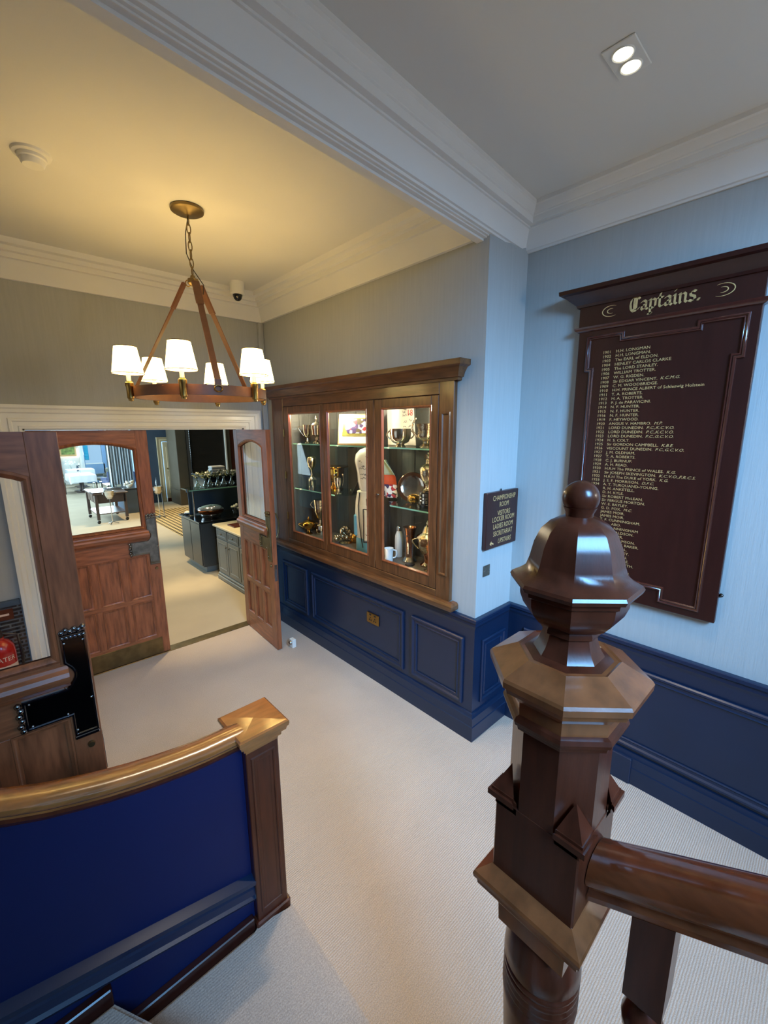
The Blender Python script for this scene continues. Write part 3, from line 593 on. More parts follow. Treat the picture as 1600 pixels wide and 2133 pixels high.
# ------------------------------------------------------------------ newel post, handrail and balusters on the right
NX, NY = .70, .285
nw = thing('newel_post', 'tall polished octagonal newel post with ball finial in the right foreground', 'newel post', (NX, NY, 0))
o8 = R(22.5); c0 = (NX, NY, 0)
MB().lathe([(.0, 1.955), (.021, 1.955), (.0215, 1.962), (.026, 1.972)], 20, c0).ball((NX, NY, 1.987), .0285, 24, 16).build('ball_finial', m_dark, nw, smooth=50)
MB().lathe([(.020, 1.958), (.030, 1.955), (.044, 1.947), (.058, 1.932), (.068, 1.908), (.074, 1.88), (.079, 1.865), (.089, 1.856), (.102, 1.85), (.105, 1.845), (.102, 1.838), (.094, 1.836), (.093, 1.828), (.087, 1.824)], 8, c0, o8).build('dome', m_dark, nw, smooth=32)
MB().lathe([(.087, 1.826), (.086, 1.81), (.080, 1.794), (.068, 1.78), (.054, 1.771), (.047, 1.768), (.049, 1.763), (.049, 1.757), (.043, 1.753)], 8, c0, o8).build('bowl', m_dark, nw, smooth=32)
MB().lathe([(.043, 1.755), (.045, 1.745), (.050, 1.73), (.058, 1.717), (.068, 1.714), (.082, 1.708)], 8, c0, o8).build('flared_neck', m_dark, nw, smooth=32)
MB().lathe([(.08, 1.712), (.084, 1.714), (.131, 1.690), (.134, 1.685), (.133, 1.674), (.127, 1.670), (.125, 1.662), (.114, 1.655), (.104, 1.647), (.100, 1.64)], 8, c0, o8).build('collar', m_tread, nw)
MB().lathe([(.098, 1.648), (.096, 1.612)], 8, c0, o8).build('neck_band', m_tread, nw)
MB().lathe([(.096, 1.614), (.103, 1.611), (.106, 1.604), (.104, 1.597), (.099, 1.593), (.097, 1.586), (.090, 1.582), (.084, 1.58)], 8, c0, o8).build('neck_ring', m_dark, nw)
MB().lathe([(.0845, 1.59), (.0845, 1.38)], 8, c0, o8).build('octagonal_shaft', m_dark, nw)
MB().box(NX-.079, NY-.079, 1.22, NX+.079, NY+.079, 1.415, .003).build('square_block', m_dark, nw)
for sx in (-1, 1):
    for sy in (-1, 1):
        f = lambda u, v, h: (NX+sx*u, NY+sy*v, h)
        a, b, q = .079, .040, .0595
        st = MB(); st.prism([(a, b-.004), (a, a), (b-.004, a)], f, 1.40, 1.424)
        for e, z0, z1 in ((.005, 1.412, 1.419), (.011, 1.419, 1.430), (.006, 1.430, 1.436)): st.prism([(a+e, b-e*.2), (a+e, a+e), (b-e*.2, a+e)], f, z0, z1)
        st.add([f(a+.004, b, 1.436), f(a+.004, a+.004, 1.436), f(b, a+.004, 1.436), f(q, q, 1.485)], [(0, 1, 2), (0, 1, 3), (1, 2, 3), (2, 0, 3)]); st.build('broach_stop', m_dark, nw)
MB().lathe([(.111, 1.258), (.114, 1.256), (.146, 1.238), (.149, 1.232), (.147, 1.223), (.140, 1.217), (.139, 1.208), (.122, 1.198), (.106, 1.182), (.095, 1.16), (.093, 1.12)], 4, c0, R(45)).build('base_collar', m_tread, nw)
ln = [(.058, 1.13), (.062, 1.12), (.068, 1.09), (.073, 1.06)]
for i in range(5): z = 1.03-.017*i; ln += [(.075-.0005*i, z), (.0715, z-.006), (.0745, z-.012)]
ln += [(.072, .92), (.066, .80), (.052, .62), (.05, .55), (.062, .53), (.062, .51), (.05, .49), (.066, .46), (.07, .40)]
MB().lathe(ln, 32, c0).build('turned_shaft', m_dark, nw, smooth=50)
MB().box(NX-.076, NY-.076, 0, NX+.076, NY+.076, .41, .003).build('foot_block', m_dark, nw)
hr = thing('stair_handrail', 'polished mahogany stair handrail rising right from the tall octagonal newel post', 'handrail', (NX, NY-.08, 1.27))
hp = [(.028, 0), (.030, .012), (.022, .020), (.022, .032), (.040, .042), (.0445, .055), (.044, .066), (.036, .084), (.02, .095), (0, .098)]
poly = hp+[(-u, v) for u, v in hp[::-1][1:]]
SL = .52
MB().prism(poly, lambda u, v, h: (NX+u, NY-.0805-h, 1.276+v+SL*h), 0, 1.2).build('moulded_rail', m_rail, hr, smooth=35)
bprof = [(.012, 1.09), (.020, 1.082), (.020, 1.075), (.014, 1.068), (.026, 1.055), (.033, 1.035), (.031, 1.015), (.020, 1.0), (.016, .985), (.022, .975), (.022, .968), (.016, .96), (.024, .90), (.026, .85), (.018, .72), (.015, .70), (.024, .69), (.024, .68)]
lab = ['turned mahogany baluster with square head, nearest the octagonal newel post', 'turned mahogany baluster at the right edge, second from the octagonal newel post', 'turned mahogany baluster under the handrail, third from the octagonal newel post']
for i, y in enumerate((.105, -.07, -.245)):
    dz = SL*(.105-y)
    b0 = thing('baluster', lab[i], 'baluster', (NX, y, .0+dz), group='balusters under the right handrail')
    f = lambda u, v, h: (NX+u, y+v, h+SL*(-v)*(1 if h > 1.2 else 0))
    zt = 1.276+SL*(NY-.0805-.105)
    mb = MB(); s = .029; mb.add([(NX+u, y+v, z+dz) for u, v, z in [(-s, -s, 1.15), (s, -s, 1.15), (s, s, 1.15), (-s, s, 1.15), (-s, -s, zt+SL*s), (s, -s, zt+SL*s), (s, s, zt-SL*s), (-s, s, zt-SL*s)]], [(0, 1, 2, 3), (4, 5, 6, 7), (0, 1, 5, 4), (1, 2, 6, 5), (2, 3, 7, 6), (3, 0, 4, 7)]); mb.build('square_head', m_dark, b0)
    MB().lathe([(r, z+dz+.06) for r, z in bprof], 20, (NX, y, 0)).build('turned_stem', m_dark, b0, smooth=50)
    MB().box(NX-s, y-s, dz+.35, NX+s, y+s, dz+.70, .002).build('square_foot', m_dark, b0)

# ------------------------------------------------------------------ winding stairs
stp = thing('staircase', 'beige carpeted winding steps in the bottom foreground', 'stairs', (.1, .8, 0))
def step(poly, z0, z1):
    bm = bmesh.new(); vs = [bm.verts.new((x, y, z)) for z in (z0, z1) for x, y in poly]; n = len(poly)
    bm.faces.new(vs[:n][::-1]); top = bm.faces.new(vs[n:])
    for i in range(n): bm.faces.new((vs[i], vs[(i+1) % n], vs[n+(i+1) % n], vs[n+i]))
    bmesh.ops.bevel(bm, geom=list(top.edges), offset=.014, segments=3, affect='EDGES')
    MB().bm(bm).build('carpeted_step', m_stair, stp, smooth=60)
step([(.612, .30), (.675, .40), (.675, 1.310), (.52, 1.310), (.52, 1.323), (.03, 1.323), (.60, .36)], 0, .17)
step([(.612, .36), (.055, 1.323), (-.5, 1.323), (-.5, .96), (.60, .30)], 0, .34)
step([(.60, .315), (-.5, .977), (-.5, .285)], 0, .51)
for i in range(3): step([(.60, .285-.3*i), (-.5, .285-.3*i), (-.5, -.015-.3*i), (.60, -.015-.3*i)], 0, .68+.17*i)

# ------------------------------------------------------------------ panelled balustrade on the left
bl = thing('panelled_balustrade', 'navy panelled stair balustrade with curved polished handrail on the left', 'balustrade', (.0, 1.38, .17))
def zb(x):
    pts = [(-.9, 1.52), (-.5, 1.32), (-.3, 1.222), (-.1, 1.118), (0, 1.074), (.15, 1.028), (.3, .998), (.4, .986), (.54, .980)]
    for (a, b), (c, d) in zip(pts[:-1], pts[1:]):
        if x <= c: return b+(d-b)*(x-a)/(c-a)
    return .98
xs = [-.85+.0695*i for i in range(21)]
mb = MB(); hp2 = [(-.035, 0), (-.036, .01), (-.046, .016), (-.050, .026), (-.048, .036), (-.036, .046), (-.012, .052), (.012, .052), (.036, .046), (.048, .036), (.050, .026), (.046, .016), (.036, .01), (.035, 0)]
k = len(hp2); vs = [(x, 1.372+u, zb(x)+v) for x in xs for u, v in hp2]; fs = [(i*k+j, i*k+(j+1) % k, (i+1)*k+(j+1) % k, (i+1)*k+j) for i in range(len(xs)-1) for j in range(k)]
mb.add(vs, fs+[tuple(range(k)), tuple((len(xs)-1)*k+j for j in range(k))]); mb.build('curved_handrail', m_gold_rail, bl, smooth=40)
mb = MB(); P = [(-.85, 0), (.531, 0)]+[(min(x, .531), zb(x)+.004) for x in xs[::-1]]; mb.prism(P, lambda u, v, h: (u, h, v), 1.352, 1.395); mb.build('navy_panel', m_navyflat, bl)
mb = MB(); mb.sweep([(x, zb(x)-.002) for x in xs], [(0, 0), (0, .012), (-.01, .014), (-.02, .008), (-.028, 0)], lambda u, v, h: (u, 1.352-h, v)); mb.build('rail_bead', m_dark, bl, smooth=40)
mb = MB(); mb.sweep([(-.85, .272+.25*1.395), (.531, .275)], [(0, 0), (0, .012), (.014, .018), (.024, .008), (.03, .007), (.036, .020), (.060, .016), (.074, .008), (.080, .008), (.086, .028), (.104, .030), (.112, .014), (.118, 0)], lambda u, v, h: (u, 1.352-h, v)); mb.build('raking_moulding', m_navy, bl, smooth=18)
MB().box(.03, 1.325, .15, .521, 1.354, .212, .004).build('shoe_strip', m_board, bl); MB().box(-.85, 1.325, .32, .055, 1.354, .385, .004).build('shoe_strip', m_board, bl)
ln2 = thing('newel_post', 'short square newel post with moulded cap at the foot of the navy balustrade', 'newel post', (.597, 1.385, 0))
MB().box(.532, 1.322, 0, .662, 1.45, .965, .003).build('post', m_dark, ln2)
mb = MB(); mb.sweep([(.552, .225), (.642, .225), (.642, .915), (.552, .915)], [(-.004, 0), (0, .004), (.006, .003), (.012, -.004), (.02, .0005)], lambda u, v, h: (u, 1.322-h, v), closed=True); mb.build('panel_moulding', m_dark, ln2, smooth=30)
MB().lathe([(.088, .94), (.092, .955), (.104, .962), (.106, .975), (.124, .985), (.128, .998), (.134, 1.002), (.138, 1.012), (.137, 1.022), (.128, 1.027), (.0, 1.030)], 4, (.597, 1.385, 0), R(45)).build('moulded_cap', m_gold_rail, ln2)
MB().box(.522, 1.312, .0, .672, 1.46, .19, .006).build('plinth', m_dark, ln2)

# ------------------------------------------------------------------ chandelier and ceiling fittings
CX, CY = 1.035, 2.80
ch = thing('chandelier', 'leather and brass ring chandelier with six lit cream shades hanging by a chain', 'chandelier', (CX, CY, ZC))
MB().lathe([(.0, 3.325), (.02, 3.325), (.03, 3.332), (.078, 3.336), (.09, 3.343), (.092, 3.352), (.088, 3.36), (.0, 3.36)], 32, (CX, CY, 0)).build('ceiling_canopy', m_brassp, ch, smooth=40)
for i in range(7):
    z = 3.318-.046*i; pts = [(.0105*cos(2*pi*j/14), z-.020+.028*sin(2*pi*j/14)) for j in range(14)]
    MB().tube([((CX+u, CY, w) if i % 2 else (CX, CY+u, w)) for u, w in pts], .0032, 6, closed=True).build('chain_link', m_brassp, ch, smooth=60)
MB().tube([(CX+.004, CY, 3.33), (CX-.018, CY+.012, 3.22), (CX-.02, CY+.015, 3.12), (CX+.006, CY-.004, 3.03), (CX+.03, CY-.02, 2.985), (CX+.05, CY-.03, 2.95), (CX+.045, CY-.02, 2.90)], .0028, 6).build('flex_cord', m_black, ch, smooth=60)
MB().lathe([(.0, 3.005), (.012, 3.0), (.016, 2.985), (.03, 2.98), (.032, 2.955), (.02, 2.945), (.0, 2.942)], 20, (CX, CY, 0)).build('hub', m_brassp, ch, smooth=40)
RR = .385
ring = MB().lathe([(RR-.014, 2.286), (RR, 2.286), (RR, 2.342), (RR-.014, 2.342), (RR-.014, 2.286)], 64, (CX, CY, 0), cap=False).build('leather_ring', m_leather, ch, smooth=40)
for a in (262, 22, 142):
    ca, sa = cos(R(a)), sin(R(a))
    def sp(r, t, z, n=0): return (CX+ca*(r+n)-sa*t, CY+sa*(r+n)+ca*t, z)
    mb = MB()
    for r0, z0, r1, z1, w, th in ((.05, 2.955, RR+.006, 2.36, .017, .004), (.046, 2.958, .125, 2.815, .021, .010)):
        mb.add([sp(r0, -w, z0), sp(r0, w, z0), sp(r0, w, z0, th*1.4), sp(r0, -w, z0, th*1.4), sp(r1, -w, z1), sp(r1, w, z1), sp(r1, w, z1, th*1.4), sp(r1, -w, z1, th*1.4)], [(0, 1, 2, 3), (4, 5, 6, 7), (0, 1, 5, 4), (1, 2, 6, 5), (2, 3, 7, 6), (3, 0, 4, 7)])
    mb.add([sp(RR+.002, s*.018, z, n) for z in (2.37, 2.335) for n in (0, .010) for s in (-1, 1)], [(0, 1, 3, 2), (4, 5, 7, 6), (0, 1, 5, 4), (2, 3, 7, 6), (0, 2, 6, 4), (1, 3, 7, 5)])
    st_ = mb.build('leather_strap', m_leather, ch)
    MB().tube([sp(RR+.010, .021*cos(2*pi*j/14), 2.322+.017*sin(2*pi*j/14)) for j in range(14)], .0034, 6, closed=True).build('d_ring', m_brass, st_, smooth=60)
    MB().tube([sp(.030+.016*cos(2*pi*j/12), 0, 2.958+.018*sin(2*pi*j/12)) for j in range(12)], .003, 6, closed=True).build('top_ring', m_brass, st_, smooth=60)
for a in (176, 236, 296, 356, 56, 116):
    x, y = CX+(RR+.013)*cos(R(a)), CY+(RR+.013)*sin(R(a))
    cup = MB().lathe([(.0, 2.258), (.013, 2.262), (.014, 2.272), (.0185, 2.276), (.0185, 2.336), (.022, 2.344), (.022, 2.362), (.016, 2.366), (.016, 2.37)], 18, (x, y, 0)).build('candle_cup', m_brass, ch, smooth=40)
    MB().lathe([(.0115, 2.366), (.0115, 2.43), (.0, 2.432)], 14, (x, y, 0)).build('candle_sleeve', m_cream, cup, smooth=40)
    MB().lathe([(.081, 2.41), (.0565, 2.557), (.0555, 2.557), (.080, 2.41), (.081, 2.41)], 32, (x, y, 0), cap=False).build('lamp_shade', m_shade, cup, smooth=40)
    for r_, z_ in ((.0815, 2.411), (.057, 2.556)): MB().tube([(x+r_*cos(2*pi*j/32), y+r_*sin(2*pi*j/32), z_) for j in range(32)], .0022, 5, closed=True).build('shade_trim', m_brassp, cup, smooth=60)
    MB().ball((x, y, 2.45), .012, 10, 8, 1.6).build('bulb', m_bulb, cup, smooth=60)
    light('chandelier_lamp', 'POINT', (x, y, 2.49), 4.6, WARM, .02)
dl = thing('downlight', 'square recessed twin downlight lit in the ceiling above the honours board', 'light', (1.815, .71, ZC))
mb = MB(); mb.box(1.725, .657, ZC-.006, 1.90, .763, ZC, .002); mb.build('trim_plate', m_plastic, dl)
for x, y in ((1.778, .71), (1.855, .71)):
    MB().lathe([(.030, ZC-.009), (.034, ZC-.011), (.037, ZC-.006), (.037, ZC-.004)], 24, (x, y, 0), cap=False).build('gimbal_ring', m_plastic, dl, smooth=40)
    MB().lathe([(.0, ZC-.0085), (.029, ZC-.0085), (.031, ZC-.006)], 24, (x, y, 0)).build('lamp', m_lamp, dl, smooth=40)
    light('downlight_lamp', 'SPOT', (x, y, ZC-.015), 45, (1, .84, .62), .03, aim=(x-.1, y, 0), spot=80, blend=1)
for i, (dx, dy) in enumerate(((1.25, 1.69),)):
    d_ = dup(dl, (dx, dy, ZC), None, 'twin downlight in the hall ceiling close behind the beam')
    for s in (-.04, .04): light('downlight_lamp', 'SPOT', (dx+s, dy, ZC-.015), 85, (1, .82, .58), .03, aim=(dx+s+.35, dy+.35, 0), spot=80, blend=1)
d_ = dup(dl, (2.2, -1.1, ZC), None, 'unseen twin downlight added behind the viewer to brighten floor and ceiling')  # extra unseen downlight, added for more light on stair floor and ceiling
for s in (-.04, .04): light('downlight_lamp', 'SPOT', (2.2+s, -1.1, ZC-.015), 20, (1, .84, .62), .03, aim=(2.2+s, -1.1, 0), spot=100, blend=1)
pl = thing('added_fill_globe', 'unseen white globe lamp added behind the viewer to brighten the stair ceiling', 'lamp', (1.95, -1.5, ZC))  # fill lamp added out of view to lift the stair-side ceiling
MB().lathe([(0, ZC-.02), (.05, ZC-.015), (.055, ZC)], 20, (1.95, -1.5, 0)).tube([(1.95, -1.5, ZC-.01), (1.95, -1.5, 2.52)], .004, 6).build('rod', m_brassp, pl, smooth=40); MB().ball((1.95, -1.5, 2.42), .10, 20, 12).build('globe', m_shade, pl, smooth=60)
light('fill_globe_bulb', 'POINT', (1.95, -1.5, 2.42), 170, (1, .95, .9), .11)
sd = thing('smoke_detector', 'round white smoke detector on the yellow-lit ceiling at upper left', 'smoke detector', (.33, 2.76, ZC))
MB().lathe([(.0, ZC-.014), (.062, ZC-.014), (.074, ZC-.010), (.078, ZC)], 32, (.33, 2.76, 0)).build('base', m_plastic, sd, smooth=40)
MB().lathe([(.0, ZC-.052), (.040, ZC-.052), (.046, ZC-.046), (.05, ZC-.030), (.056, ZC-.026), (.058, ZC-.012)], 32, (.33, 2.76, 0)).build('sensor_cap', m_plastic, sd, smooth=35)
dc = thing('dome_camera', 'white ceiling dome camera with dark lens by the cornice corner', 'camera', (1.79, 3.83, ZC))
MB().lathe([(.0, 3.258), (.052, 3.258), (.060, 3.266), (.063, 3.36)], 32, (1.79, 3.83, 0)).build('housing', m_plastic, dc, smooth=40)
MB().lathe([(.0, 3.206), (.018, 3.210), (.032, 3.224), (.040, 3.245), (.041, 3.26)], 28, (1.79, 3.83, 0)).build('dark_dome', m_blackgloss, dc, smooth=60)

# ------------------------------------------------------------------ the trophies
def lathe_thing(name, label, cat, loc, parts, rz=R(-38), group=None, s=1):
    t = thing(name, label, cat, loc, rz, group); r = []
    for pn, prof, m, *sm in parts: r.append(MB().lathe([(a*s, b*s) for a, b in prof], 28).build(pn, m, t, local=True, smooth=(sm[0] if sm else 50)))
    return t
def handles(t, m, r0, z0, r1, z1, out, tip=0, rad=.0035):
    for s in (-1, 1):
        pts = []
        for i in range(11):
            q = i/10; e = sin(pi*q); pts.append((s*(r0+(r1-r0)*q+out*e), 0, z0+(z1-z0)*q+tip*e))
        MB().tube(pts, rad, 8).build('handle', m, t, local=True, smooth=60)
S1, S2, S0 = 1.961, 1.516, 1.031
GT = 'cups on the top glass shelf'; GM = 'trophies on the middle glass shelves'; GB = 'things on the cabinet floor'
t = lathe_thing('two_handled_cup', 'slim silver cup with very tall loop handles on the top shelf, far left', 'trophy', (2.33, 3.64, S1), [('foot', [(.028, 0), (.03, .006), (.012, .016), (.008, .05)], m_silver), ('bowl', [(.008, .05), (.03, .065), (.042, .10), (.044, .15), (.046, .175), (.044, .175), (.04, .15)], m_silver)], group=GT)
handles(t, m_silver, .036, .07, .045, .155, .045, .04)
lathe_thing('covered_cup', 'tall lidded silver cup on the top shelf behind the left door stile', 'trophy', (2.33, 3.475, S1), [('foot', [(.04, 0), (.042, .01), (.014, .03), (.012, .06)], m_silver), ('bowl', [(.012, .06), (.045, .08), (.05, .14), (.052, .17)], m_silver), ('lid', [(.056, .168), (.05, .18), (.02, .20), (.008, .21), (.012, .235), (.004, .26), (.0, .275)], m_silver)], group=GT)
t = thing('team_photograph', 'framed team photograph leaning on the top shelf behind the middle door', 'picture', (2.34, 2.86, S1), R(-55))
tl_ = Matrix.Rotation(R(-14), 4, 'X')
mb = MB().box(-.19, 0, 0, .19, .012, .27, .004).xf(tl_); mb.build('gilt_frame', m_goldleaf, t, local=True)
MB().box(-.178, -.002, .012, .178, .001, .258).xf(tl_).build('white_mount', m_ceramic, t, local=True); MB().box(-.15, -.004, .075, .15, -.002, .235).xf(tl_).build('field_print', m_field, t, local=True)
MB().prism([(-.1, .10), (.1, .10), (.13, .15), (.12, .19), (.06, .222), (-.03, .225), (-.11, .19), (-.13, .15)], lambda u, v, h: (u, h, v), -.0055, -.004).xf(tl_).build('player_group_print', m_photo, t, local=True)
t = thing('signed_pin_flag', 'signed white golf pin flag with a red number hanging behind the punch bowl', 'flag', (2.50, 2.48, S1))
mb = MB(); n = 14
for i in range(n+1):
    q = i/n; mb.v += [(2.50+.012*sin(q*9), 2.66-.30*q-.02*q, S1+.002), (2.50+.012*sin(q*9), 2.66-.30*q+.01, S1+.325)]
mb.f = [(2*i, 2*i+2, 2*i+3, 2*i+1) for i in range(n)]; mb.build('cloth', m_bagwhite, t, smooth=60)
mb, _ = text_mb([('18', 0, 0)], .07, lambda u, v: (2.484, 2.425-u, S1+.235+v)); mb.build('red_number', m_redink, t)
def scribble(mb, fn, u0, v0, w, h, n=9, th=.0016, seed=1):
    rr = random.Random(seed); p = [(u0+w*i/n+rr.uniform(-.3, .3)*w/n, v0+rr.uniform(-h, h)) for i in range(n+1)]
    nib(mb, [p], fn, w=th*2, ang=45, thick=th)
mb = MB(); fnS = lambda u, v: (2.4845, 2.56-u, S1+v)
for i, (u, v, w) in enumerate(((.10, .29, .03), (.09, .24, .045), (.15, .25, .04), (.10, .19, .035), (.16, .20, .035), (.10, .15, .03), (.15, .155, .03), (.09, .265, .03))): scribble(mb, fnS, u, v, w, .011, seed=i+1)
mb.build('signatures', m_ink, t)
t = lathe_thing('punch_bowl', 'round silver punch bowl with small scroll handles on the top shelf, right of the flag', 'bowl', (2.31, 2.32, S1), [('foot', [(.04, 0), (.042, .006), (.034, .014), (.03, .02)], m_silver), ('bowl', [(.03, .02), (.062, .035), (.078, .065), (.082, .10), (.080, .135), (.077, .134), (.078, .10)], m_silver)], group=GT)
handles(t, m_silver, .078, .06, .082, .12, .022, 0, .005)
t = lathe_thing('ornate_cup', 'large chased silver cup with bird head handles, right end of top shelf', 'trophy', (2.33, 2.07, S1), [('foot', [(.05, 0), (.055, .008), (.04, .02), (.028, .03), (.03, .045)], m_silverc), ('bowl', [(.03, .045), (.058, .06), (.072, .085), (.064, .115), (.066, .125), (.075, .16), (.078, .17), (.074, .168)], m_silverc)], group=GT)
handles(t, m_silverc, .066, .07, .086, .20, .03, .0, .007)
for s in (-1, 1): MB().ball((s*.084, 0, .203), .012, 10, 8).build('bird_head', m_silverc, t, local=True, smooth=60)
lathe_thing('tall_goblet', 'tall silver goblet with gilt pineapple bowl on the middle shelf, far left', 'trophy', (2.355, 3.625, S2), [('foot', [(.04, 0), (.042, .07), (.05, .08), (.034, .10), (.016, .115), (.008, .13), (.006, .17)], m_silver), ('pineapple_bowl', [(.006, .17), (.02, .19), (.042, .22), (.047, .26), (.044, .30), (.03, .315), (.0, .317)], m_silverc)], group=GM)
lathe_thing('wide_rimmed_bowl', 'broad gilt bowl with flat rim on the middle shelf behind the door stile', 'bowl', (2.40, 3.29, S2), [('foot', [(.07, 0), (.075, .02), (.04, .05), (.03, .08)], m_goldm), ('bowl', [(.03, .08), (.07, .11), (.085, .16), (.085, .21), (.125, .225), (.125, .235), (.08, .228)], m_goldm)], group=GM)
t = lathe_thing('small_cup', 'small silver cup with ball tipped handles at the cut corner of the shelf', 'trophy', (2.31, 3.115, S2), [('foot', [(.034, 0), (.036, .008), (.014, .02), (.012, .045)], m_silver), ('bowl', [(.012, .045), (.03, .06), (.036, .10), (.042, .145), (.048, .15), (.040, .146)], m_silver)], group=GM)
handles(t, m_silver, .032, .07, .038, .165, .006, 0, .003)
for s in (-1, 1): MB().ball((s*.038, 0, .17), .011, 10, 8).build('ball_tip', m_silver, t, local=True, smooth=60)
t = thing('gavel_stand', 'small black triangular stand on the middle shelf beside the golf bag', 'stand', (2.46, 3.03, S2), R(-38))
MB().prism([(-.05, 0), (.05, 0), (.02, .10), (.01, .12)], lambda u, v, h: (u, h, v), -.03, .03).build('body', m_black, t, local=True); MB().ball((.03, -.035, .03), .012, 10, 8).build('stud', m_silver, t, local=True)
t = thing('round_salver', 'round silver salver with red brown surround propped on the right middle shelf', 'plate', (2.46, 2.33, S2), R(-55))
mt = Matrix.Translation((0, 0, .118)) @ Matrix.Rotation(R(78), 4, 'X')
MB().lathe([(0, -.004), (.118, -.004), (.122, .004), (.118, .008), (0, .006)], 40).xf(mt).build('wooden_surround', m_copper, t, local=True, smooth=40)
MB().lathe([(0, .010), (.072, .010), (.086, .016), (.092, .018), (.094, .012), (.094, .007)], 40).xf(mt).build('silver_dish', m_silver, t, local=True, smooth=40)
lathe_thing('gold_rosette', 'bright yellow gold rosette ornament leaning before the round salver', 'ornament', (2.40, 2.262, S2), [('petals', [(0, .0), (.03, .004), (.05, .03), (.045, .06), (.025, .075), (0, .078)], m_goldm)])
t = thing('eagle_trophy', 'tall silver covered trophy with spread wing finial on a black plinth', 'trophy', (2.385, 2.10, S2), R(-38))
MB().lathe([(.082, 0), (.082, .02), (.070, .025), (.066, .11), (.06, .12), (0, .12)], 32).build('black_plinth', m_blackgloss, t, local=True, smooth=40)
for i in range(8):
    for k in range(3):
        a = R(-150+i*20); MB().box(-.008, -.002, -.010, .008, .002, .010, .001).xf(Matrix.Translation((.069*cos(a), .069*sin(a), .043+k*.026)) @ Matrix.Rotation(a+pi/2, 4, 'Z')).build('winner_shield', m_silver, t, local=True)
MB().lathe([(.04, .12), (.042, .128), (.022, .14), (.018, .165), (.03, .18), (.052, .205), (.062, .25), (.064, .28)], 30).build('cup', m_silverc, t, local=True, smooth=50)
MB().lathe([(.066, .278), (.062, .295), (.04, .315), (.022, .325), (.018, .35), (.016, .36), (0, .362)], 30).build('cover', m_silverc, t, local=True, smooth=50)
mb = MB().ball((0, 0, .375), .014, 10, 8, 1.4).ball((0, -.004, .402), .009, 10, 8)
for s in (-1, 1): mb.add([(s*.006, -.006, .385), (s*.006, .006, .385), (s*.022, 0, .398), (s*.036, 0, .376), (s*.030, 0, .352), (s*.014, 0, .362)], [(0, 2, 3, 4, 5), (1, 5, 4, 3, 2), (0, 1, 2), (0, 5, 1)])
mb.build('winged_finial', m_silver, t, local=True, smooth=60)
t = lathe_thing('covered_tureen', 'low gold covered cup with two handles on the cabinet floor, far left', 'trophy', (2.32, 3.665, S0), [('foot', [(.036, 0), (.04, .008), (.018, .02), (.014, .045)], m_goldm), ('bowl', [(.014, .045), (.05, .065), (.066, .10), (.068, .118)], m_goldm), ('lid', [(.072, .116), (.06, .13), (.02, .15), (.008, .155), (.010, .168), (.004, .18), (0, .195)], m_goldm)], group=GB)
handles(t, m_goldm, .055, .07, .066, .115, .04, .01)
t = lathe_thing('silver_urn', 'tall chased silver urn on a pedestal on the cabinet floor behind the left door stile', 'trophy', (2.41, 3.585, S0), [('pedestal', [(.05, 0), (.05, .09), (.044, .10), (.02, .115), (.016, .15)], m_silver), ('bowl', [(.016, .15), (.04, .18), (.06, .24), (.062, .30), (.07, .36), (.066, .358)], m_silverc)], group=GB)
handles(t, m_silverc, .06, .27, .066, .345, .028)
t = thing('gilt_figure_group', 'tangled gilt and silver figure group on the cabinet floor left of the golf bag', 'trophy', (2.38, 3.13, S0), R(-38), GB)
rr = random.Random(4); mb = MB()
for i in range(34):
    x, y, z = rr.gauss(0, .05), rr.gauss(0, .02), rr.uniform(.02, .15); z *= max(.3, 1-abs(x)*7)
    mb.ball((x, y, z+.01), rr.uniform(.010, .024), 8, 6, rr.uniform(.7, 1.5))
mb.lathe([(.06, 0), (.065, .006), (.05, .016), (0, .018)], 20); mb.build('figures', m_silverc, t, local=True, smooth=60)
MB().lathe([(.03, 0), (.05, .02), (.062, .05), (.055, .085), (.03, .1), (.012, .105), (.01, .125), (0, .13)], 20, (.10, .0, 0)).build('lidded_pot', m_goldm, t, local=True, smooth=60)
lathe_thing('small_goblet', 'small copper toned goblet at the front right corner of the cabinet floor', 'trophy', (2.345, 2.05, S0), [('foot', [(.034, 0), (.036, .006), (.01, .016), (.007, .05)], m_silver), ('bowl', [(.007, .05), (.026, .062), (.034, .09), (.036, .125), (.033, .124)], m_copper)], group=GB)
t = lathe_thing('white_mug', 'white mug with a curved handle on the cabinet floor right of the golf bag', 'mug', (2.285, 2.425, S0), [('body', [(.030, 0), (.034, .01), (.032, .05), (.038, .105), (.040, .112), (.037, .112), (.028, .05), (.028, .012), (0, .010)], m_ceramic)])
MB().tube([(.036, 0, .095), (.058, 0, .092), (.066, 0, .065), (.056, 0, .035), (.034, 0, .028)], .006, 8).build('handle', m_ceramic, t, local=True, smooth=60)
lathe_thing('water_bottle', 'slim white water bottle with chrome cap behind the white mug', 'bottle', (2.445, 2.468, S0), [('body', [(.034, 0), (.037, .006), (.037, .15), (.034, .185), (.022, .215), (.019, .225)], m_ceramic), ('cap', [(.021, .224), (.021, .25), (.018, .26), (.010, .266), (0, .267)], m_chrome)])
lathe_thing('flared_vase', 'flared copper and silver trumpet vase on the cabinet floor', 'vase', (2.41, 2.31, S0), [('base', [(.055, 0), (.058, .008), (.05, .02), (.036, .04)], m_silver), ('body', [(.036, .04), (.034, .10), (.034, .16), (.040, .22), (.056, .285), (.058, .288), (.052, .284), (.03, .16)], m_copper)], group=GB)
t = thing('prism_award', 'clear pointed glass block award standing before the flared copper vase', 'award', (2.335, 2.235, S0), R(-38))
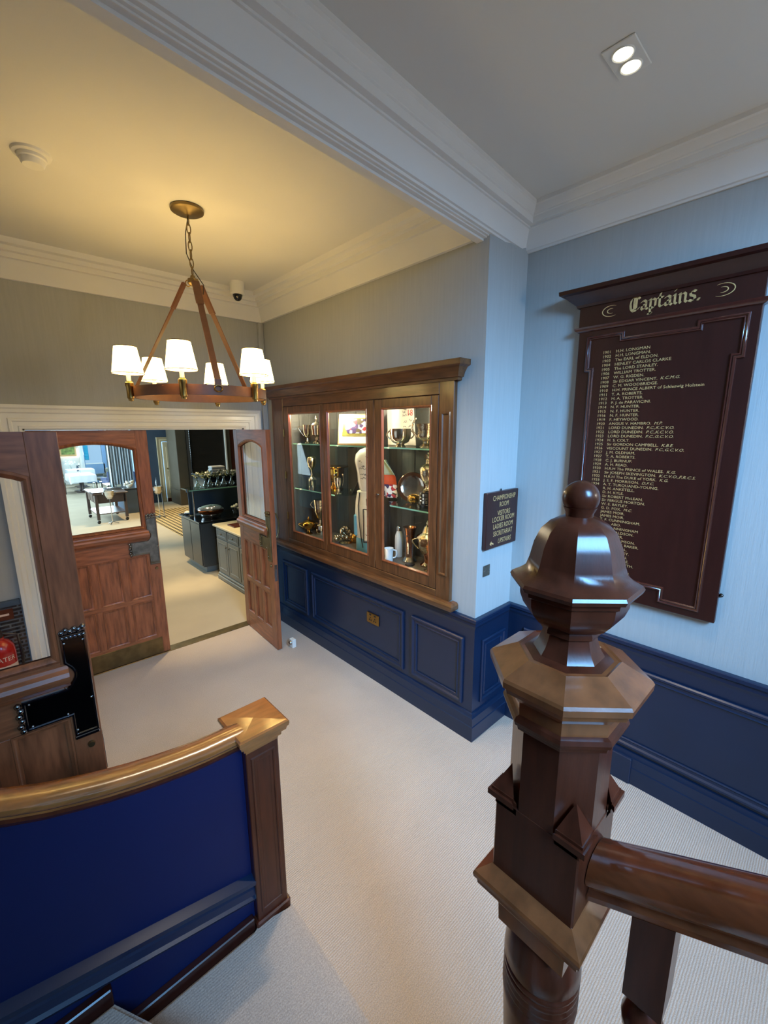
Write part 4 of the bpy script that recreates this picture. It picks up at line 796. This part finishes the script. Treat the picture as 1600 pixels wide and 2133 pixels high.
MB().lathe([(.034, 0), (.034, .16), (.032, .19), (.012, .215), (0, .218)], 6).build('glass_prism', glass('award_glass', (.95, .93, .88, 1), 1.6), t, local=True); MB().lathe([(.038, 0), (.038, .012), (.0, .013)], 6).build('foot', m_black, t, local=True)
t = lathe_thing('covered_trophy', 'big silver covered cup with scroll handles at the right end of the cabinet floor', 'trophy', (2.43, 2.135, S0), [('foot', [(.055, 0), (.058, .010), (.030, .03), (.016, .05), (.014, .08)], m_silver), ('bowl', [(.014, .08), (.05, .10), (.074, .15), (.082, .21), (.086, .235)], m_silverc), ('lid', [(.090, .232), (.085, .245), (.05, .265), (.038, .285), (.030, .315), (.010, .33), (.014, .345), (.006, .36), (0, .368)], m_silverc)], group=GB)
handles(t, m_silverc, .072, .14, .086, .225, .04, .02, .006)

# golf bag standing in the middle
t = thing('golf_bag', 'white and teal signed golf bag with fluffy white head cover behind the middle door', 'golf bag', (2.385, 2.775, S0), R(-48))
MB().lathe([(.116, 0), (.124, .01), (.124, .115), (.118, .13)], 32, sy=.85).build('teal_base', m_teal, t, local=True, smooth=40)
MB().lathe([(.118, .12), (.126, .2), (.130, .32), (.122, .45), (.108, .52), (.108, .535), (.100, .54), (0, .54)], 32, sy=.85).build('body', m_bagwhite, t, local=True, smooth=40)
MB().box(-.045, -.125, .10, .085, -.07, .40, .02).build('front_pocket', m_bagwhite, t, local=True)
MB().sweep([(-.043, .102), (.083, .102), (.083, .398), (-.043, .398)], [(0, 0), (.002, .003), (.006, .003), (.008, 0)], lambda u, v, h: (u, -.125-h, v), closed=True).build('pocket_piping', m_ink, t, local=True)
MB().box(-.03, -.112, .40, .08, -.06, .50, .03).build('top_pocket', m_baggrey, t, local=True)
MB().box(-.135, -.06, .14, -.095, .03, .34, .016).build('side_pocket', m_teal, t, local=True)
MB().tube([(-.075, -.075, .53), (-.088, -.085, .42), (-.08, -.10, .28), (-.065, -.10, .14), (-.05, -.10, .05)], .008, 8, flat=.5).build('carry_strap', m_ink, t, local=True, smooth=60)
MB().lathe([(.06, .53), (.086, .56), (.098, .62), (.104, .70), (.116, .76), (.122, .80), (.112, .855), (.078, .892), (.03, .91), (0, .912)], 28, c=(.0, -.01, 0)).build('head_cover', m_ceramic, t, local=True, smooth=60)
mb = MB(); fP = lambda u, v: (u, -.1262, v)
for i, (u, v, w) in enumerate(((-.01, .33, .05), (.005, .30, .05), (-.01, .255, .04), (-.01, .225, .06), (.0, .20, .05), (-.02, .17, .05), (.01, .15, .05))): scribble(mb, fP, u, v, w, .012, seed=20+i)
fH = lambda u, v: (.1*sin(u/.1), -.01-.1*cos(u/.1)-.0005*0, v)
for i, (u, v, w) in enumerate(((-.07, .80, .03), (-.06, .74, .05), (.01, .72, .05), (-.05, .69, .04), (.0, .68, .06), (-.04, .76, .02), (.03, .75, .05), (-.05, .66, .04), (.02, .65, .05), (-.01, .84, .05))): scribble(mb, lambda u, v: (.1215*sin(u/.1), -.01-.1215*cos(u/.1), v), u, v, w, .010, seed=40+i)
mb.build('signatures', m_ink, t, local=True)
t = thing('patterned_towel', 'colourful sage, orange and floral towel draped over the right side of the golf bag', 'towel', (2.46, 2.56, 1.52))
for nm, z0, z1, m in (('sage_part', 1.72, 1.84, m_sage), ('orange_part', 1.64, 1.72, m_orange), ('floral_part', 1.53, 1.64, m_floral)):
    mb = MB(); w0 = lambda z: .135-.10*max(0, (z-1.70)/.14)**1.3
    rows = 6
    for i in range(rows+1):
        z = z0+(z1-z0)*i/rows
        for j in range(9):
            q = j/8; mb.v.append((2.42+.02*sin(q*7+z*9), 2.65-w0(z)*2*q*.62, z))
    mb.f = [(i*9+j, i*9+j+1, i*9+j+10, i*9+j+9) for i in range(rows) for j in range(8)]; o = mb.build(nm, m, t, smooth=60)
    o.modifiers.new('thick', 'SOLIDIFY').thickness = .006

# ------------------------------------------------------------------ rooms beyond the doors
mb = MB(); mb.box(-1.5, YB+.1, -.06, 6, 21, 0); f2 = struct(mb, 'floor', m_far)
mb = MB(); mb.box(2.6, 8.3, .0, 5.9, 12.19, .004); tag(mb.build('lattice_carpet', m_lat), 'lattice patterned carpet in the dark lobby beyond the open doors', 'carpet')
mb = MB(); mb.box(-1.5, YB+.15, ZC, 6, 21, ZC+.06); struct(mb, 'ceiling', m_ceil)
mb = MB(); mb.box(-1.5, 20.5, 0, 1.9, 20.65, ZC); mb.box(2.62, 20.5, 0, 2.75, 20.65, ZC); mb.box(3.35, 20.5, 0, 6, 20.65, ZC); mb.box(1.9, 20.5, 2.4, 3.4, 20.65, ZC); mb.box(2.75, 20.5, 0, 3.4, 20.65, .75); struct(mb, 'wall_far', m_paleblue)
mb = MB(); mb.box(-1.65, YB+.15, 0, -1.5, 8, ZC); mb.box(-1.65, 8, 0, -1.5, 20.6, .9); mb.box(-1.65, 8, 2.7, -1.5, 20.6, ZC); struct(mb, 'wall_far_left', m_paleblue)
mb = MB(); mb.box(6, YB+.15, 0, 6.1, 20.6, ZC); struct(mb, 'wall_far_right', m_umber); mb = MB(); mb.box(XC, YB+.152, 0, 6, YB+.2, ZC); struct(mb, 'wall_far_front', m_umber)
# dark lobby: slate wall, cream door, olive pier, black tiled chimney breast
mb = MB(); mb.box(2.95, 13.5, 0, 3.62, 13.6, ZC); mb.box(3.62, 13.5, 1.85, 5.9, 13.6, ZC); struct(mb, 'lobby_wall', m_slate); mb = MB(); mb.box(3.9, 13.6, 0, 4.0, 20.5, ZC); struct(mb, 'dining_wall', m_paleblue)
mb = MB(); mb.box(3.78, 12.5, 0, 4.05, 13.3, ZC, .01); pr = struct(mb, 'pier_wall', m_umber); mb = MB(); mb.box(3.76, 12.48, 0, 4.05, 13.32, .42, .012); mb.box(3.77, 12.49, .42, 4.05, 13.31, .47, .01); mb.build('plinth', m_umber, pr)
mb = MB(); mb.box(4.05, 12.2, 0, 5.0, 12.9, ZC); tw = struct(mb, 'chimney_wall', m_tile)
for i in range(26): MB().box(4.035, 12.185, .9+i*.062, 4.075, 12.23, .955+i*.062, .006).build('edge_tile', m_blackgloss, tw)
d4 = holder('door_4', (3.57, 13.48, 0))
mb = MB(); mb.sweep([(3.68, 0), (3.68, 1.76), (4.4, 1.76)], [(0, 0), (0, .02), (.03, .03), (.06, .02), (.12, .04), (.125, 0)], XZ(13.5)); mb.build('door_casing', m_creamp, d4, smooth=30)
MB().box(3.70, 13.46, .1, 4.4, 13.5, 1.74, .004).build('leaf', m_creamp, d4)
for z0, z1 in ((.25, .75), (.9, 1.6)): MB().box(3.78, 13.452, z0, 4.3, 13.462, z1, .004).build('panel', m_creamp, d4)
MB().box(3.70, 13.45, 0, 4.4, 13.5, .1).build('kick_plate', m_dark, d4); MB().ball((3.76, 13.44, .98), .02, 10, 8).build('knob', m_brass, d4)
w2 = holder('window_2', (5.0, 12.15, 0)); MB().box(5.0, 12.15, .3, 5.045, 12.2, ZC, .004).build('white_edge', m_white, w2); MB().box(5.045, 12.17, .3, 5.16, 12.22, ZC, .004).build('casing', m_umber, w2); MB().box(5.16, 12.2, .3, 6, 12.24, ZC).build('dark_pane', m_dark, w2)

# serving island with glass gantry
isl = thing('serving_island', 'charcoal serving island with black top and glass gantry beyond the right door', 'counter', (2.7, 6.6, 0))
MB().box(2.10, 6.20, .10, 3.3, 7.02, .76, .006).build('carcass', m_darkunit, isl); MB().box(2.16, 6.27, 0, 3.25, 6.98, .10).build('plinth', m_greyunit, isl); MB().box(2.07, 6.16, .76, 3.34, 7.06, .785, .004).build('stone_top', m_blackgloss, isl)
for y0, y1 in ((6.22, 6.60), (6.615, 7.0)): MB().box(2.088, y0, .12, 2.102, y1, .745, .003).build('door', m_darkunit, isl)
MB().box(2.3, 6.185, .12, 3.28, 6.202, .745, .003).build('end_panel', m_blackgloss, isl)
MB().tube([(2.14, 6.52, .785), (2.14, 6.52, 1.215)], .012, 10).build('gantry_post', m_chrome, isl, smooth=40); MB().tube([(3.2, 6.62, .785), (3.2, 6.62, 1.215)], .012, 10).build('gantry_post', m_chrome, isl, smooth=40)
MB().box(2.08, 6.48, 1.20, 3.28, 6.86, 1.22, .003).build('glass_shelf', m_shelfglass, isl); MB().box(2.08, 6.475, 1.202, 3.28, 6.48, 1.218).build('shelf_edge', m_edge, isl)
MB().box(2.16, 6.80, .80, 3.26, 6.815, 1.18).build('back_screen', m_slate, isl); MB().tube([(2.07, 6.52, 1.19), (2.07, 6.52, 1.235)], .022, 12).build('end_cap', m_chrome, isl, smooth=40)
vl = ['leftmost of the glass bud vases with greenery on the island shelf', 'second glass bud vase from the left on the island shelf', 'third glass bud vase from the left on the island shelf', 'fourth glass bud vase from the left on the island shelf', 'fifth glass bud vase from the left on the island shelf', 'rightmost visible glass bud vase on the island shelf']
rr = random.Random(11); vz = None
m_vglass = glass('vase_glass', (.88, .92, .9, 1), 2.2)
for i, (x, y) in enumerate(((2.24, 6.58), (2.37, 6.60), (2.48, 6.72), (2.56, 6.61), (2.69, 6.70), (2.80, 6.66))):
    if vz is None:
        vz = thing('bud_vase', vl[0], 'vase', (x, y, 1.22), 0, 'glass bud vases on the island')
        MB().lathe([(.022, 0), (.040, .012), (.044, .035), (.034, .06), (.016, .085), (.012, .115), (.017, .145), (.015, .144), (.010, .115), (.03, .06), (.038, .035), (.0, .01)], 20).build('glass_body', m_vglass, vz, local=True, smooth=50)
        mb = MB()
        for k in range(26):
            a = rr.uniform(0, 6.28); r = rr.uniform(0, .085); z = .19+rr.uniform(-.03, .05); q = Vector((r*cos(a), r*sin(a), z)); e = Vector((rr.uniform(-1, 1), rr.uniform(-1, 1), rr.uniform(-.4, .8))).normalized()*.03; g = e.orthogonal().normalized()*.012
            mb.add([q-e, q+g, q+e, q-g, q+Vector((0, 0, .004))], [(0, 1, 4), (1, 2, 4), (2, 3, 4), (3, 0, 4)])
        mb.tube([(0, 0, .03), (0, 0, .19)], .002, 5).tube([(0, 0, .1), (.04, .02, .2)], .0015, 5).tube([(0, 0, .1), (-.04, .0, .21)], .0015, 5).build('greenery', m_leaf, vz, local=True, kind='stuff')
        mb = MB()
        for k in range(5): mb.ball((rr.uniform(-.06, .06), rr.uniform(-.04, .04), .2+rr.uniform(-.02, .04)), .013, 8, 6)
        mb.build('white_blooms', m_petal, vz, local=True, smooth=60)
    else: dup(vz, (x, y, 1.22), rr.uniform(0, 6), vl[i])
t = lathe_thing('chafing_dish', 'oval copper and steel chafing dish on the black island top', 'dish', (2.36, 6.46, .785), [('steel_base', [(.13, 0), (.14, .02), (.15, .04), (.15, .06)], m_chrome), ('copper_pan', [(.15, .06), (.175, .075), (.19, .12), (.192, .13)], m_copper), ('lid', [(.195, .13), (.19, .145), (.15, .18), (.08, .20), (0, .205)], m_chrome)], rz=0)
t = thing('folded_napkins', 'stack of folded white napkins on the dark shelf above the vases', 'napkins', (2.95, 7.5, 1.28)); 
for k in range(3): MB().box(2.78+.005*k, 7.42, 1.335+k*.045, 3.02, 7.6, 1.378+k*.045, .012).build('napkin', m_cloth, t)
t = lathe_thing('plate_stack', 'stack of white plates beside the folded napkins on the dark shelf', 'plates', (3.22, 7.4, 1.33), [('plates', [(.06, 0), (.11, .01), (.115, .014), (.06, .016), (.11, .026), (.115, .03), (.06, .032), (.11, .042), (.115, .046), (0, .044)], m_ceramic)], rz=0)
bs = thing('dark_sideboard', 'tall dark sideboard standing behind the serving island', 'sideboard', (3.1, 7.6, 0)); MB().box(2.62, 7.35, 0, 3.9, 7.9, 1.30, .01).build('carcass', m_blackgloss, bs); MB().box(2.60, 7.33, 1.30, 3.92, 7.92, 1.33, .006).build('top', m_blackgloss, bs); MB().box(2.66, 7.335, .1, 3.2, 7.352, 1.2, .004).build('door', m_darkunit, bs)
cl = MB()
rr = random.Random(3)
for k in range(9): cl.ball((2.10+rr.uniform(0, .2), 6.93+rr.uniform(-.06, .06), .80+rr.uniform(0, .02)), rr.uniform(.02, .04), 8, 6, .6)
tag(cl.build('crumpled_cloth', m_cloth, smooth=60), 'crumpled pale cloth at the far end of the island top', 'cloth')
fl = thing('flower_posy', 'white flower posy on the island behind the right door edge', 'flowers', (2.72, 6.42, .785)); mb = MB()
for k in range(7): mb.ball((2.72+rr.uniform(-.05, .05), 6.42+rr.uniform(-.04, .04), .90+rr.uniform(-.03, .03)), .022, 8, 6)
mb.build('blooms', m_petal, fl, smooth=60); MB().lathe([(.03, 0), (.035, .06), (.03, .1)], 14, (2.72, 6.42, .785)).build('pot', m_vglass, fl, smooth=50)
# grey sideboard unit
gu = thing('grey_sideboard', 'grey painted sideboard with cream top beside the open right door', 'sideboard', (2.45, 5.1, 0))
MB().box(2.20, 4.36, .10, 2.75, 5.88, .765, .004).build('carcass', m_greyunit, gu); MB().box(2.175, 4.34, 0, 2.77, 5.90, .06, .01).box(2.185, 4.35, .06, 2.76, 5.89, .10, .012).build('skirting', m_greyunit, gu); MB().box(2.165, 4.34, .765, 2.80, 5.92, .795, .006).build('cream_top', m_cream, gu)
for i in range(4):
    y0 = 4.40+i*.37
    d = MB().box(2.188, y0, .62, 2.202, y0+.345, .745, .003).build('drawer', m_greyunit, gu); MB().sweep([(y0+.03, .645), (y0+.315, .645), (y0+.315, .72), (y0+.03, .72)], [(0, 0), (.004, .004), (.01, .002), (.01, 0)], lambda u, v, h: (2.188-h, u, v), closed=True).build('bead', m_greyunit, d); MB().ball((2.178, y0+.172, .683), .011, 10, 8).build('knob', m_pewter, d, smooth=60)
    d = MB().box(2.188, y0, .13, 2.202, y0+.345, .60, .003).build('door', m_greyunit, gu); MB().sweep([(y0+.045, .175), (y0+.30, .175), (y0+.30, .555), (y0+.045, .555)], [(0, 0), (.004, .005), (.012, .002), (.012, 0)], lambda u, v, h: (2.188-h, u, v), closed=True).build('bead', m_greyunit, d); MB().ball((2.178, y0+(.31 if i % 2 == 0 else .035), .52), .011, 10, 8).build('knob', m_pewter, d, smooth=60)
t = thing('serving_board', 'small dark red wooden board on the cream worktop', 'board', (2.42, 5.55, .795)); MB().box(2.28, 5.45, .795, 2.60, 5.68, .812, .005).build('board', m_dark, t); MB().box(2.44, 5.55, .812, 2.6, 5.66, .86, .01).build('block', m_copper, t)
# wine cooler stands
def cooler(loc, label):
    t = thing('wine_cooler_stand', label, 'wine cooler', loc, 0, 'wine coolers on stands')
    MB().lathe([(.055, .60), (.075, .62), (.095, .70), (.10, .76), (.105, .765), (.098, .76), (.09, .70)], 24).build('bucket', m_chrome, t, local=True, smooth=50); MB().lathe([(.055, .585), (.06, .6), (.014, .585)], 18).tube([(0, 0, .03), (0, 0, .6)], .011, 10).build('stem', m_chrome, t, local=True, smooth=50)
    for k in range(3):
        a = k*2*pi/3; MB().tube([(0, 0, .06), (.07*cos(a), .07*sin(a), .03), (.12*cos(a), .12*sin(a), .012)], .010, 8).build('foot', m_chrome, t, local=True, smooth=60)
    for k in range(2):
        s = 1-2*k; MB().tube([(s*.1, 0, .73), (s*.125, 0, .72), (s*.125, 0, .68), (s*.097, 0, .67)], .005, 6).build('handle', m_chrome, t, local=True, smooth=60)
    return t
cooler((1.84, 11.07, 0), 'silver wine cooler on a stand before the trolley, seen through the left door glass')
t = cooler((2.84, 11.1, 0), 'silver wine cooler stand on the lattice carpet, right of the left door')
MB().lathe([(.03, .62), (.03, .86), (.012, .92), (.012, 1.0), (0, 1.0)], 14).build('wine_bottle', m_vglass, t, local=True, smooth=50)
MB().tube([(.1, 0, .0), (.1, .05, .62)], .012, 8).build('second_stem', m_chrome, t, local=True, smooth=60)
# dining room seen through the glass of the left leaf
tr = thing('serving_trolley', 'dark wooden serving trolley on castors in the dining room', 'trolley', (1.95, 11.8, 0))
for x, y in ((1.60, 12.3), (1.62, 11.3), (2.19, 11.34), (2.18, 12.34)):
    lg = MB().box(x-.03, y-.03, .09, x+.03, y+.03, .66, .004).build('leg', m_trolley, tr); MB().lathe([(.0, -.012), (.036, -.012), (.04, 0), (.036, .012), (0, .012)], 16).xf(Matrix.Translation((x, y, .04)) @ Matrix.Rotation(R(90), 4, 'X') @ Matrix.Rotation(R(25), 4, 'Y')).build('castor', m_black, lg, smooth=40)
MB().box(1.55, 11.25, .66, 2.25, 12.40, .69, .006).build('top', m_trolley, tr); MB().box(1.60, 11.31, .46, 2.2, 12.34, .655, .004).build('drawer_case', m_trolley, tr); MB().box(1.60, 11.32, .2, 2.2, 12.34, .225, .004).build('lower_shelf', m_trolley, tr)
for y in (11.56, 11.9): MB().box(1.592, y, .48, 1.602, y+.3, .64, .003).build('drawer_front', m_board, tr)
MB().box(1.56, 11.3, .69, 1.86, 11.7, .715, .006).build('tray', m_trolley, tr)
sc = thing('glass_screen', 'clear square glass cover standing on the serving trolley', 'cover', (2.1, 11.9, .69)); MB().box(1.92, 11.7, .69, 2.22, 12.2, .82).build('cover', m_vglass, sc)
for i, (x, y) in enumerate(((1.66, 11.6), (1.82, 11.75))): lathe_thing('glass_jug', ['left clear glass carafe on the trolley tray', 'right clear glass carafe on the trolley tray'][i], 'carafe', (x, y, .715), [('body', [(.03, 0), (.035, .1), (.02, .16), (.022, .2)], m_vglass)], rz=0, group='carafes on the trolley')
sb = thing('dining_sideboard', 'dark blue sideboard behind the right of the serving trolley', 'sideboard', (2.6, 12.4, 0)); MB().box(2.38, 12.22, .0, 2.85, 13.3, .62, .006).build('carcass', m_slate, sb); MB().box(2.36, 12.2, .62, 2.87, 13.32, .64, .004).build('top', m_darkunit, sb)
f3 = thing('flower_bowl', 'bowl of white flowers on the blue dining sideboard', 'flowers', (2.52, 12.4, .64)); mb = MB()
for k in range(14): mb.ball((2.52+rr.uniform(-.1, .1), 12.4+rr.uniform(-.06, .06), .74+rr.uniform(-.04, .06)), .03, 8, 6)
mb.build('blooms', m_petal, f3, smooth=60); MB().lathe([(.05, 0), (.08, .05), (.075, .08)], 16, (2.52, 12.4, .64)).build('bowl', m_ceramic, f3, smooth=50)
ct = thing('dining_curtain', 'tall pale grey pleated curtain beside the dining room window', 'curtain', (2.6, 13.9, 0)); mb = MB(); n = 60
for i in range(n+1):
    x = 2.36+.62*i/n; y = 13.9+.05*sin(i*.95)+.02*sin(i*2.3); mb.v += [(x, y, .0), (x, y, 2.6)]
mb.f = [(2*i, 2*i+2, 2*i+3, 2*i+1) for i in range(n)]; mb.build('pleated_cloth', m_curtain, ct, smooth=70)
MB().tube([(2.3, 13.9, 2.62), (3.0, 13.9, 2.62)], .02, 8).build('pole', m_brassp, ct)
w3 = holder('window_3', (2.3, 20.5, 0))
mb = MB(); mb.sweep([(1.95, 0), (1.95, 2.36), (2.58, 2.36), (2.58, 0)], [(0, 0), (0, .03), (.05, .05), (.14, .03), (.15, 0)], XZ(20.5)); mb.build('casing', m_white, w3)
MB().box(1.95, 20.56, 0, 2.6, 20.6, 2.4, .004).build('garden_door', m_white, w3)
MB().box(2.80, 20.55, .9, 3.34, 20.57, 1.9).build('white_sill_pane', m_glass, w3)
for z in (.74, 1.5, 2.36): MB().box(2.75, 20.5, z, 3.36, 20.56, z+.05, .004).build('glazing_bar', m_white, w3)
MB().box(2.68, 20.54, .92, 2.90, 20.555, 1.78, .004).build('turquoise_view_board', m_turq, w3)  # painted board and strips stand in for the daylit view through the window
for k in range(7): MB().box(2.69, 20.53, .96+k*.115, 2.89, 20.541, 1.05+k*.115, .003).build('view_grid_strip', m_turq, w3)
pc = thing('landscape_painting', 'gold framed green landscape painting on the dining room wall', 'picture', (2.2, 20.5, 1.2)); MB().box(1.96, 20.44, 1.10, 2.5, 20.5, 1.62, .02).build('gilt_frame', m_goldleaf, pc); MB().box(2.02, 20.43, 1.165, 2.44, 20.445, 1.56).build('canvas', m_paint, pc)
def dtable(name, label, x0, y0, x1, y1, zt):
    t = thing(name, label, 'table', ((x0+x1)/2, (y0+y1)/2, 0), group='dining tables under white cloths')
    for s in (-1, 1): MB().lathe([(.20, 0), (.2, .02), (.05, .05), (.035, .1), (.035, zt-.03)], 16, ((x0+x1)/2, (y0+y1)/2+s*.25, 0)).build('pedestal', m_trolley, t, smooth=40)
    MB().box(x0+.02, y0+.02, zt-.03, x1-.02, y1-.02, zt-.006).build('top', m_trolley, t)
    mb = MB(); pts = []
    per = [(x0, y0), (x1, y0), (x1, y1), (x0, y1)]; P = []
    for a in range(4):
        (ax, ay), (bx, by) = per[a], per[(a+1) % 4]
        for k in range(12): P.append((ax+(bx-ax)*k/12, ay+(by-ay)*k/12))
    cxm, cym = (x0+x1)/2, (y0+y1)/2; n = len(P)
    for lvl, (e, z) in enumerate(((1.0, zt), (1.01, zt-.02), (1.04, zt-.22))):
        for i, (x, y) in enumerate(P):
            q = e+(.015*sin(i*1.9) if lvl == 2 else 0); mb.v.append((cxm+(x-cxm)*q, cym+(y-cym)*q, z-(.05 if (lvl == 2 and i % 12 == 0) else 0)))
    mb.f = [(l*n+i, l*n+(i+1) % n, (l+1)*n+(i+1) % n, (l+1)*n+i) for l in range(2) for i in range(n)]+[tuple(range(n))]
    cl = tag(mb.build('tablecloth', m_cloth, smooth=50), 'white tablecloth on the '+label.split(' with ')[0].replace('dining table', 'dining table'), 'tablecloth', 'white tablecloths'); return t
dtable('dining_table', 'nearer dining table with white cloth beyond the trolley', 1.84, 17.2, 2.56, 18.5, .60)
dtable('dining_table', 'farther dining table with white flowers by the window', 2.0, 19.0, 2.8, 19.8, .66)
def chair(label, x, y, rz, m, grp='chairs in the dining room'):
    t = thing('dining_chair', label, 'chair', (x, y, 0), rz, grp)
    MB().box(-.22, -.22, .30, .22, .22, .40, .03).build('seat', m, t, local=True); MB().box(-.22, .18, .36, .22, .25, .72, .03).build('backrest', m, t, local=True)
    for s in (-1, 1):
        MB().box(s*.22-.02, -.15, .42, s*.22+.02, .2, .52, .015).build('armrest', m, t, local=True)
        for yy in (-.19, .2): MB().box(s*.19-.016, yy-.016, 0, s*.19+.016, yy+.016, .31, .003).build('leg', m_trolley, t, local=True)
    return t
chair('grey green chair at the left of the nearer white dining table', 1.50, 17.6, R(90), m_chairg)
chair('grey green chair beyond the left end of the nearer dining table', 1.62, 19.4, R(10), m_chairg)
chair('grey green chair by the turquoise window beyond the dining tables', 2.98, 18.4, R(-70), m_chairg)
chair('blue armchair before the pale curtain, left of the pair', 2.92, 17.0, R(200), m_chairb)
chair('blue armchair before the pale curtain, right of the pair', 3.2, 16.2, R(230), m_chairb)
for i, (x, y, z) in enumerate(((2.15, 17.5, .60), (2.1, 19.2, .66))):
    t = thing('table_flowers', ['small flower vase on the nearer white dining table', 'white flower arrangement on the farther dining table'][i], 'flowers', (x, y, z)); mb = MB()
    for k in range(22 if i else 9): mb.ball((x+rr.gauss(0, .12 if i else .04), y+rr.gauss(0, .08 if i else .03), z+.2+rr.uniform(-.05, .12)), .025, 8, 6)
    mb.build('blooms', m_petal if i else m_slate, t, smooth=60); MB().lathe([(.04, 0), (.05, .05), (.025, .12), (.03, .16)], 14, (x, y, z)).build('vase', m_vglass, t, smooth=50)
# lamps in the rooms beyond
for i, (x, y, e, a) in enumerate(((1.75, 4.95, 330, 50), (1.75, 6.8, 330, 50), (3.1, 10.6, 560, 80), (3.3, 7.2, 60, 60), (2.5, 6.2, 60, 40))):
    s = thing('ceiling_spot', 'recessed ceiling spotlight beyond the doors, above the '+['beige carpet just past the threshold', 'beige carpet beside the island', 'lattice carpet', 'dark sideboard', 'serving island'][i], 'light', (x, y, ZC), group='spotlights beyond the doors'); MB().lathe([(.03, -.004), (.045, -.006), (.05, 0)], 18).build('rim', m_plastic, s, local=True, smooth=40); MB().lathe([(0, -.004), (.03, -.004), (.03, -.001)], 18).build('lamp', m_lamp, s, local=True)
    light('spot_lamp', 'SPOT', (x, y, ZC-.02), e, (1, .76, .40), .04, aim=(x, y, 0), spot=a, blend=.6)

# garden outside the dining room windows
mb = MB(); mb.box(-14, YB, -.3, -1.7, 30, -.25); struct(mb, 'ground', m_lawn)
mb = MB(); rr = random.Random(5)
for k in range(44): mb.ball((-7+rr.uniform(-.6, .6), 5+k*.5, .9+rr.uniform(-.2, .6)), rr.uniform(.7, 1.2), 12, 8)
tag(mb.build('hedge', m_hedge, smooth=60), 'green garden hedge beyond the dining room windows', 'hedge')
